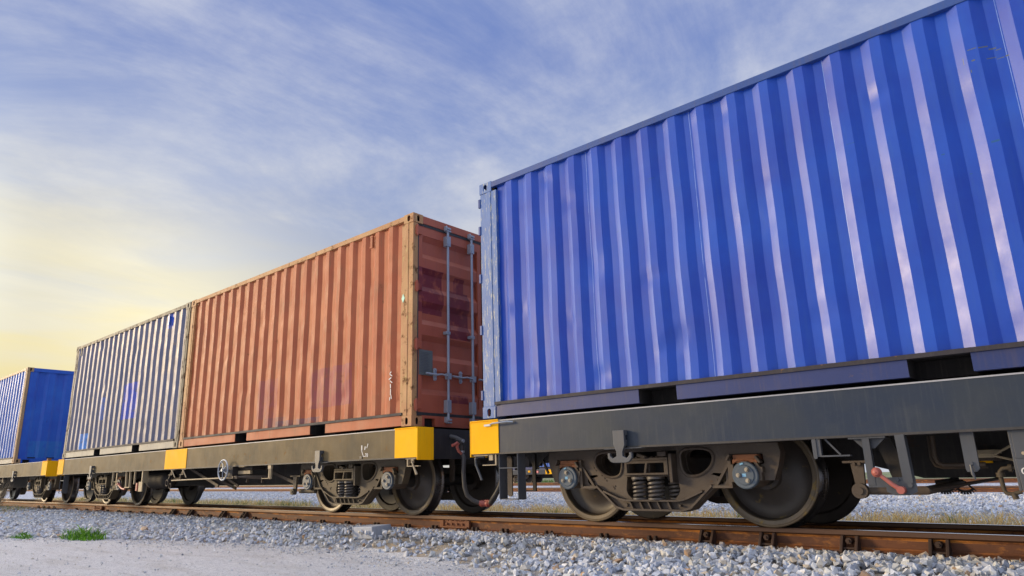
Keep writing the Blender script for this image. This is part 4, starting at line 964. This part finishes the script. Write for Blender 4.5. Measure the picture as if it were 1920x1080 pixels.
# ------------------------------------------------------------------ ground
ZR = -.34
def toe(x):
    return float(np.interp(x, [-30, -6, -1.0, 1.4, 3.7, 5.7, 7.3, 9, 30], [-3.4, -3.0, -2.15, -1.10, -.42, -.28, -.55, -1.0, -1.2]))
def gz(x, y):
    """height of the ground surface"""
    ty = toe(x)
    if y < ty: return ZR
    if y < .25: 
        t = (y-ty)/(.25-ty); return ZR+(-.195-ZR)*(t**.85)
    if y < 2.5: return -.195
    if y < 3.0: return -.195-.03*(y-2.5)/.5
    if y < 4.6: return -.225
    if y < 6.5: return -.225+.045*(y-4.6)/1.9
    if y < 21: return -.18
    if y < 23.2: return -.18+.17*(y-21)/2.2
    if y < 26.5: return -.01
    if y < 28.5: return -.01-.17*(y-26.5)/2
    if y < 42: return -.18
    if y < 60: return -.18+.4*(y-42)/18
    return .22
def ground():
    xs = np.concatenate([[-3000, -900, -300, -120, -60, -35], np.arange(-25, 16, .25), [20, 30, 60, 200, 900, 3000]])
    ys = np.concatenate([[-3000, -600, -120, -30, -12, -8], np.arange(-5, .3, .1), [.25, .6, 2.5, 3.3, 3.9, 4.6, 5.5, 6.5, 10, 15, 21, 23.2, 26.5, 28.5, 42, 60, 120, 400, 3000]])
    ys = np.unique(np.round(ys, 3))
    vs = []; 
    for y in ys:
        for x in xs:
            z = gz(x, y)
            if abs(x) < 26 and -5 < y < .3: z += mnoise.noise(Vector((x*1.5, y*1.5, 0)))*.012+mnoise.noise(Vector((x*6, y*6, 3)))*.006
            vs.append((x, y, z))
    nx = len(xs); fs = []; mi = []
    for j in range(len(ys)-1):
        for i in range(nx-1):
            fs.append((j*nx+i, j*nx+i+1, (j+1)*nx+i+1, (j+1)*nx+i))
            ym = (ys[j]+ys[j+1])/2; xm = (xs[i]+xs[i+1])/2
            mi.append(0 if ym < toe(xm)+.08 else 1 if ym < 4.6 else 2 if ym < 44 else 3)
    me = bpy.data.meshes.new('ground'); me.from_pydata(vs, [], fs)
    gg = NT('far_green_ground'); gg.set(gg.b.inputs['Base Color'], gg.mix(gg.noise(.8, 6, lo=.4, hi=.6), (.07, .12, .03), (.25, .24, .13))); gg.b.inputs['Roughness'].default_value = .9
    for m_ in (roadm, bedm, farm, gg.m): me.materials.append(m_)
    me.polygons.foreach_set('material_index', mi); me.polygons.foreach_set('use_smooth', [True]*len(fs)); me.update()
    o = bpy.data.objects.new('ground', me); col.objects.link(o); o['kind'] = 'structure'
    return o
ground()

# ------------------------------------------------------------------ crushed stone
def rock_protos(n, npts=11):
    out = []
    for i in range(n):
        bm = bmesh.new()
        P_ = rng.normal(size=(npts, 3)); P_ /= np.linalg.norm(P_, axis=1)[:, None]
        P_ *= (rng.uniform(.75, 1.05, size=(npts, 1)))*np.array([1, rng.uniform(.65, .95), rng.uniform(.5, .8)])
        vs = [bm.verts.new(p) for p in P_]
        res = bmesh.ops.convex_hull(bm, input=vs)
        bmesh.ops.delete(bm, geom=[v for v in bm.verts if not v.link_faces], context='VERTS')
        bm.verts.ensure_lookup_table(); bm.verts.index_update()
        out.append((np.array([v.co[:] for v in bm.verts]), np.array([[v.index for v in f_.verts] for f_ in bm.faces if len(f_.verts) == 3])))
        bm.free()
    return out
PAL = np.array([(.50, .53, .59), (.58, .60, .64), (.42, .46, .54), (.66, .67, .69), (.52, .53, .52), (.60, .57, .50), (.36, .40, .46), (.46, .51, .60), (.55, .46, .34), (.48, .31, .18)])
PW = np.array([.17, .17, .14, .12, .12, .09, .06, .08, .035, .015]); PW = PW/PW.sum()
def stones(name, pos, size, protos, pal=PAL, pw=PW, gain=1.0):
    V = []; F = []; C = []; off = 0
    pid = rng.integers(0, len(protos), len(pos)); cid = rng.choice(len(pal), len(pos), p=pw)
    for k in range(len(pos)):
        v, f_ = protos[pid[k]]
        q = rng.normal(size=4); q /= np.linalg.norm(q); w_, x, y, z = q
        R_ = np.array([[1-2*(y*y+z*z), 2*(x*y-z*w_), 2*(x*z+y*w_)], [2*(x*y+z*w_), 1-2*(x*x+z*z), 2*(y*z-x*w_)], [2*(x*z-y*w_), 2*(y*z+x*w_), 1-2*(x*x+y*y)]])
        V.append((v*size[k])@R_.T+pos[k]); F.append(f_+off); off += len(v)
        nr = float(np.clip((pos[k][1]-.42)/.2, 0, 1))*(.55 if pos[k][1] < 1 else 0)
        c = np.clip((pal[cid[k]]*(1-nr)+np.array((.30, .19, .12))*nr)*rng.uniform(.86, 1.25)*gain, 0, .82)
        C.append(np.tile(np.append(c, 1), (len(v), 1)))
    V = np.concatenate(V); F = np.concatenate(F); C = np.concatenate(C)
    me = bpy.data.meshes.new(name); me.vertices.add(len(V)); me.vertices.foreach_set('co', V.astype('f').ravel())
    me.loops.add(F.size); me.loops.foreach_set('vertex_index', F.astype('i').ravel())
    me.polygons.add(len(F)); me.polygons.foreach_set('loop_start', np.arange(0, F.size, 3, dtype='i')); me.polygons.foreach_set('loop_total', np.full(len(F), 3, dtype='i'))
    me.update(calc_edges=True)
    a = me.color_attributes.new('Col', 'FLOAT_COLOR', 'POINT'); a.data.foreach_set('color', C.astype('f').ravel())
    me.materials.append(stonem)
    me.polygons.foreach_set('use_smooth', [False]*len(F))
    o = bpy.data.objects.new(name, me); col.objects.link(o); o['kind'] = 'stuff'
    tag(o, 'pale blue-grey crushed stone ballast'); return o
protos = rock_protos(14); protos_lo = rock_protos(8, 7)
gzv = np.vectorize(gz, otypes=[float]); toev = np.vectorize(toe)
# slope in front of the near rail
def slope_pts(xa, xb, dens, s0, s1):
    area_n = int((xb-xa)*4.2*dens)
    x = rng.uniform(xa, xb, area_n); y = rng.uniform(-3.6, .66, area_n)
    ty = toev(x); keep = y > ty-.02
    # bare sandy hollow below the joint
    bare = (x > 4.4) & (x < 8.2) & (y < .22-.10*np.abs(x-6.4)) & (y > -2)
    nz = np.array([mnoise.noise(Vector((a*2.2, b*3.5, 5))) for a, b in zip(x, y)])
    sand = (x > 5.2) & (x < 7.9) & (nz > -.05) & (y < .30)
    pr = np.where(sand, .25, np.where(bare, .62, 1.0))
    pr = np.where((np.abs(x-5.1) < .30) & (np.abs(y-.05) < .14), .05, pr)
    keep &= rng.uniform(size=area_n) < pr
    # thin out towards the toe
    t_ = (y-ty)/.25; keep &= rng.uniform(size=area_n) < np.clip(.35+t_, 0, 1)
    x = x[keep]; y = y[keep]; s = rng.uniform(s0, s1, len(x))*rng.choice([1, 1, 1, .65, 1.25], len(x))
    z = gzv(x, y)+s*.30+np.where(y > .0, .012, 0)
    z = np.where(y > .50, np.minimum(z, -.165), z)
    return np.stack([x, y, z], 1), s
p1, s1 = slope_pts(3.0, 13.5, 560, .030, .047)
p2, s2 = slope_pts(-6, 3.0, 430, .031, .050)
p3, s3 = slope_pts(-24, -6, 260, .034, .052)
# upper layer on the shoulder
n4 = 4200; x4 = rng.uniform(-4, 13.5, n4); y4 = rng.normal(.30, .16, n4); y4 = np.clip(y4, -.1, .60)
s4 = rng.uniform(.026, .044, n4); z4 = -.190+s4*.6+rng.uniform(-.01, .02, n4); z4 = np.where(y4 > .42, np.minimum(z4, -.155), z4)
p4 = np.stack([x4, y4, z4], 1)
stones('ballast', np.concatenate([p1, p2, p3, p4]), np.concatenate([s1, s2, s3, s4]), protos)
# between and behind the rails
n5 = 9000; x5 = rng.uniform(-16, 13, n5); y5 = rng.uniform(.78, 3.5, n5); s5 = rng.uniform(.03, .05, n5); z5 = gzv(x5, y5)+s5*.2
n6 = 42000; t6 = rng.uniform(0, 1, n6)
y6 = 4.9+ (t6**1.3)*12.5; x6 = 12.0-rng.uniform(-.15, 3.3, n6)*(y6+5.3)
s6 = rng.uniform(.028, .045, n6)*(1+.02*y6); z6 = gzv(x6, y6)+s6*.2
o = stones('gravel', np.concatenate([np.stack([x5, y5, z5], 1), np.stack([x6, y6, z6], 1)]), np.concatenate([s5, s6]), protos_lo)
o['label'] = 'blue-grey gravel bed behind the train'
# loose grit at the foot of the slope and on the road
n7 = 9000; x7 = rng.uniform(-4, 9.5, n7); y7 = toev(x7)+rng.normal(0, .35, n7)-.02; y7 = np.where(rng.uniform(size=n7) < .25, rng.uniform(-4.6, 0, n7), y7)
s7 = rng.uniform(.004, .012, n7)*rng.choice([1, 1, 1, 2.0], n7); z7 = gzv(x7, y7)+.004
k7 = y7 < .1
stones('road_grit', np.stack([x7, y7, z7], 1)[k7], s7[k7], protos_lo)['label'] = 'fine grit scattered along the road edge'

# a tan rock on the slope toe and a half-buried concrete block
v, f_ = rock_protos(1, 26)[0]
mb = MB(); mb.add([(.93+a*.13, -.80+b*.10, gz(.93, -.8)+.035+c*.09) for a, b, c in v], [tuple(t) for t in f_])
tag(mb.build('rock', paint('tan_rock', (.42, .30, .20), (.5, .38, .27), rust_amt=0, rough=.9, bump=.8, seed=50, streak=False), None, org=(.93, -.8, -.33), loc=(.93, -.8, -.33), bevel=.01), 'single tan-brown rock at the foot of the ballast slope beside the green weeds', 'rock')
mb = MB(); mb.box(-.20, .24, -.10, .16, -.09, .045); mb.box(-.23, -.2005, -.10, .16, -.09, .050)
o = mb.build('concrete_block', concrete, None, org=(0, 0, 0), loc=(5.16, .13, -.150), bevel=.008); o.rotation_euler = (rad(4), rad(-3), rad(-8))
tag(o, 'bluish grey concrete block half buried in the ballast below the near rail', 'block')

# ------------------------------------------------------------------ plants
def blades(name, items, mat=grassm, loc=(0, 0, 0)):
    """items: (base xyz, height, width, lean vector, colour)"""
    V = []; F = []; C = []
    for (b, h, w, ln, c) in items:
        b = Vector(b)-Vector(loc); ang = random.uniform(0, pi); sx = Vector((cos(ang), sin(ang), 0))*w/2
        m1 = b+Vector((ln[0]*.35, ln[1]*.35, h*.6)); tp = b+Vector((ln[0], ln[1], h*(1-.25*min(1, math.hypot(*ln)/max(h, .01)))))
        o_ = len(V); V += [b-sx, b+sx, m1+sx*.8, m1-sx*.8, tp]; F += [(o_, o_+1, o_+2, o_+3), (o_+3, o_+2, o_+4)]; C += [(*c, 1)]*5
    me = bpy.data.meshes.new(name); me.from_pydata([tuple(v_) for v_ in V], [], F)
    a = me.color_attributes.new('Col', 'FLOAT_COLOR', 'POINT'); a.data.foreach_set('color', np.array(C, dtype='f').ravel())
    me.materials.append(mat); o = bpy.data.objects.new(name, me); col.objects.link(o); o.location = loc; return o
def var(c, a=.25): k = random.uniform(1-a, 1+a); return tuple(min(1, v_*k) for v_ in c)
# dry grass verge behind the far rail
it = []
for _ in range(1500):
    y = random.uniform(3.1, 4.7); x = random.uniform(-20, 12.2)
    if mnoise.noise(Vector((x*.6, y*.9, 2))) < -.22: continue
    green = (x < 1 and random.random() < .35) or random.random() < .05
    big = random.random() < .5
    for k in range(30 if big else 16):
        c = var((.13, .22, .04)) if green and random.random() < .6 else var(random.choice([(.86, .58, .20), (.88, .66, .28), (.74, .52, .20), (.88, .76, .46), (.68, .60, .42)]))
        a = random.uniform(0, 2*pi); rr = random.uniform(0, .13); h = random.uniform(.12, .27)*(1.15 if big else .75)
        it.append(((x+rr*cos(a), y+rr*sin(a)*.8, gz(x, y)-.01), h, random.uniform(.007, .014), (cos(a)*h*random.uniform(.1, .9), sin(a)*h*random.uniform(.1, .9)), c))
o = blades('dry_grass', it); tag(o, 'dry straw-coloured grass along the far side of the track', kind='stuff')
# green grass beyond the distant train
it = []
for _ in range(5000):
    y = random.uniform(40, 44); x = random.uniform(-46, -12); it.append(((x, y, gz(x, y)), random.uniform(.2, .5), .05, (random.uniform(-.1, .1), 0), var((.10, .19, .05))))
o = blades('far_grass', it); tag(o, 'green grass far beyond the distant wagon', kind='stuff')
# weeds at the toe of the slope
def weed(cx, cy, rx, ry, hmax, n, label):
    it = []
    for _ in range(n):
        a = random.uniform(0, 2*pi); q = math.sqrt(random.random()); x = cx+rx*q*cos(a); y = cy+ry*q*sin(a)
        h = hmax*(random.uniform(.3, 1)**1.4)*(1-.45*q*q)*(.55+.9*abs(mnoise.noise(Vector((x*4, y*7, 8)))+.25)); l = random.uniform(.4, 1.7)*h; la = random.uniform(0, 2*pi)
        it.append(((x, y, gz(x, y)-.01), h, random.uniform(.008, .020), (cos(la)*l, sin(la)*l), var(random.choice([(.07, .22, .015), (.11, .29, .02), (.16, .35, .035), (.04, .13, .012)]))))
    o = blades('weed_clump', it, loc=(cx, cy, ZR)); tag(o, label, 'weeds', 'green weeds at the foot of the ballast'); return o
weed(.50, -1.50, .62, .24, .27, 560, 'largest bright green weed clump at the foot of the ballast slope')
weed(-.60, -1.99, .48, .13, .11, 420, 'low flat weed clump nearest the left edge of the photo')
weed(1.05, -1.03, .30, .13, .06, 130, 'small sparse weed tuft between the big green clump and the tan rock')
weed(3.35, -.12, .16, .10, .06, 50, 'faint thin weed tuft low in the ballast, well right of the tan rock')
# dry bush at the very left, by the track
it = []
bx_, by_ = -9.2, -.55
mb = MB()
for _ in range(90):
    a = random.uniform(0, 2*pi); l = random.uniform(.35, .85); s_ = random.uniform(.1, .5)
    p0 = Vector((bx_, by_, -.27)); p1_ = p0+Vector((cos(a)*s_*.4, sin(a)*s_*.4, l*.5)); p2_ = p0+Vector((cos(a)*s_+random.uniform(-.1, .1), sin(a)*s_, l))
    mb.tube([p0, p1_, p2_], [.007, .005, .002], 4, caps=False)
    for k in range(3):
        q = p1_.lerp(p2_, random.random()); mb.tube([q, q+Vector((random.uniform(-.15, .15), random.uniform(-.15, .15), random.uniform(.05, .22)))], [.003, .001], 3, caps=False)
o = mb.build('dry_bush', paint('dry_twig', (.20, .155, .10), (.30, .24, .16), rust_amt=-.2, rough=.9, seed=51, streak=False), None, org=(bx_, by_, -.27), loc=(bx_, by_, -.27))
tag(o, 'dry brown twiggy bush at the left edge beside the near rail', 'bush')
it = []
for _ in range(2600):
    x = random.uniform(-14, -6.9); y = random.uniform(-2.3, .35)
    if random.random() > np.clip((-7.0-x)/2.2, 0, 1): continue
    h = random.uniform(.05, .22); a = random.uniform(0, 2*pi)
    it.append(((x, y, gz(x, y)-.01), h, .010, (cos(a)*h*.6, sin(a)*h*.6), var(random.choice([(.30, .25, .13), (.16, .20, .07), (.40, .33, .2), (.13, .17, .05)]))))
o = blades('verge_grass', it); tag(o, 'mixed dry and green grass beside the rail at the left edge', kind='stuff')

for o in bpy.data.objects:
    if '_o' in o: del o['_o']
bpy.context.view_layer.update()
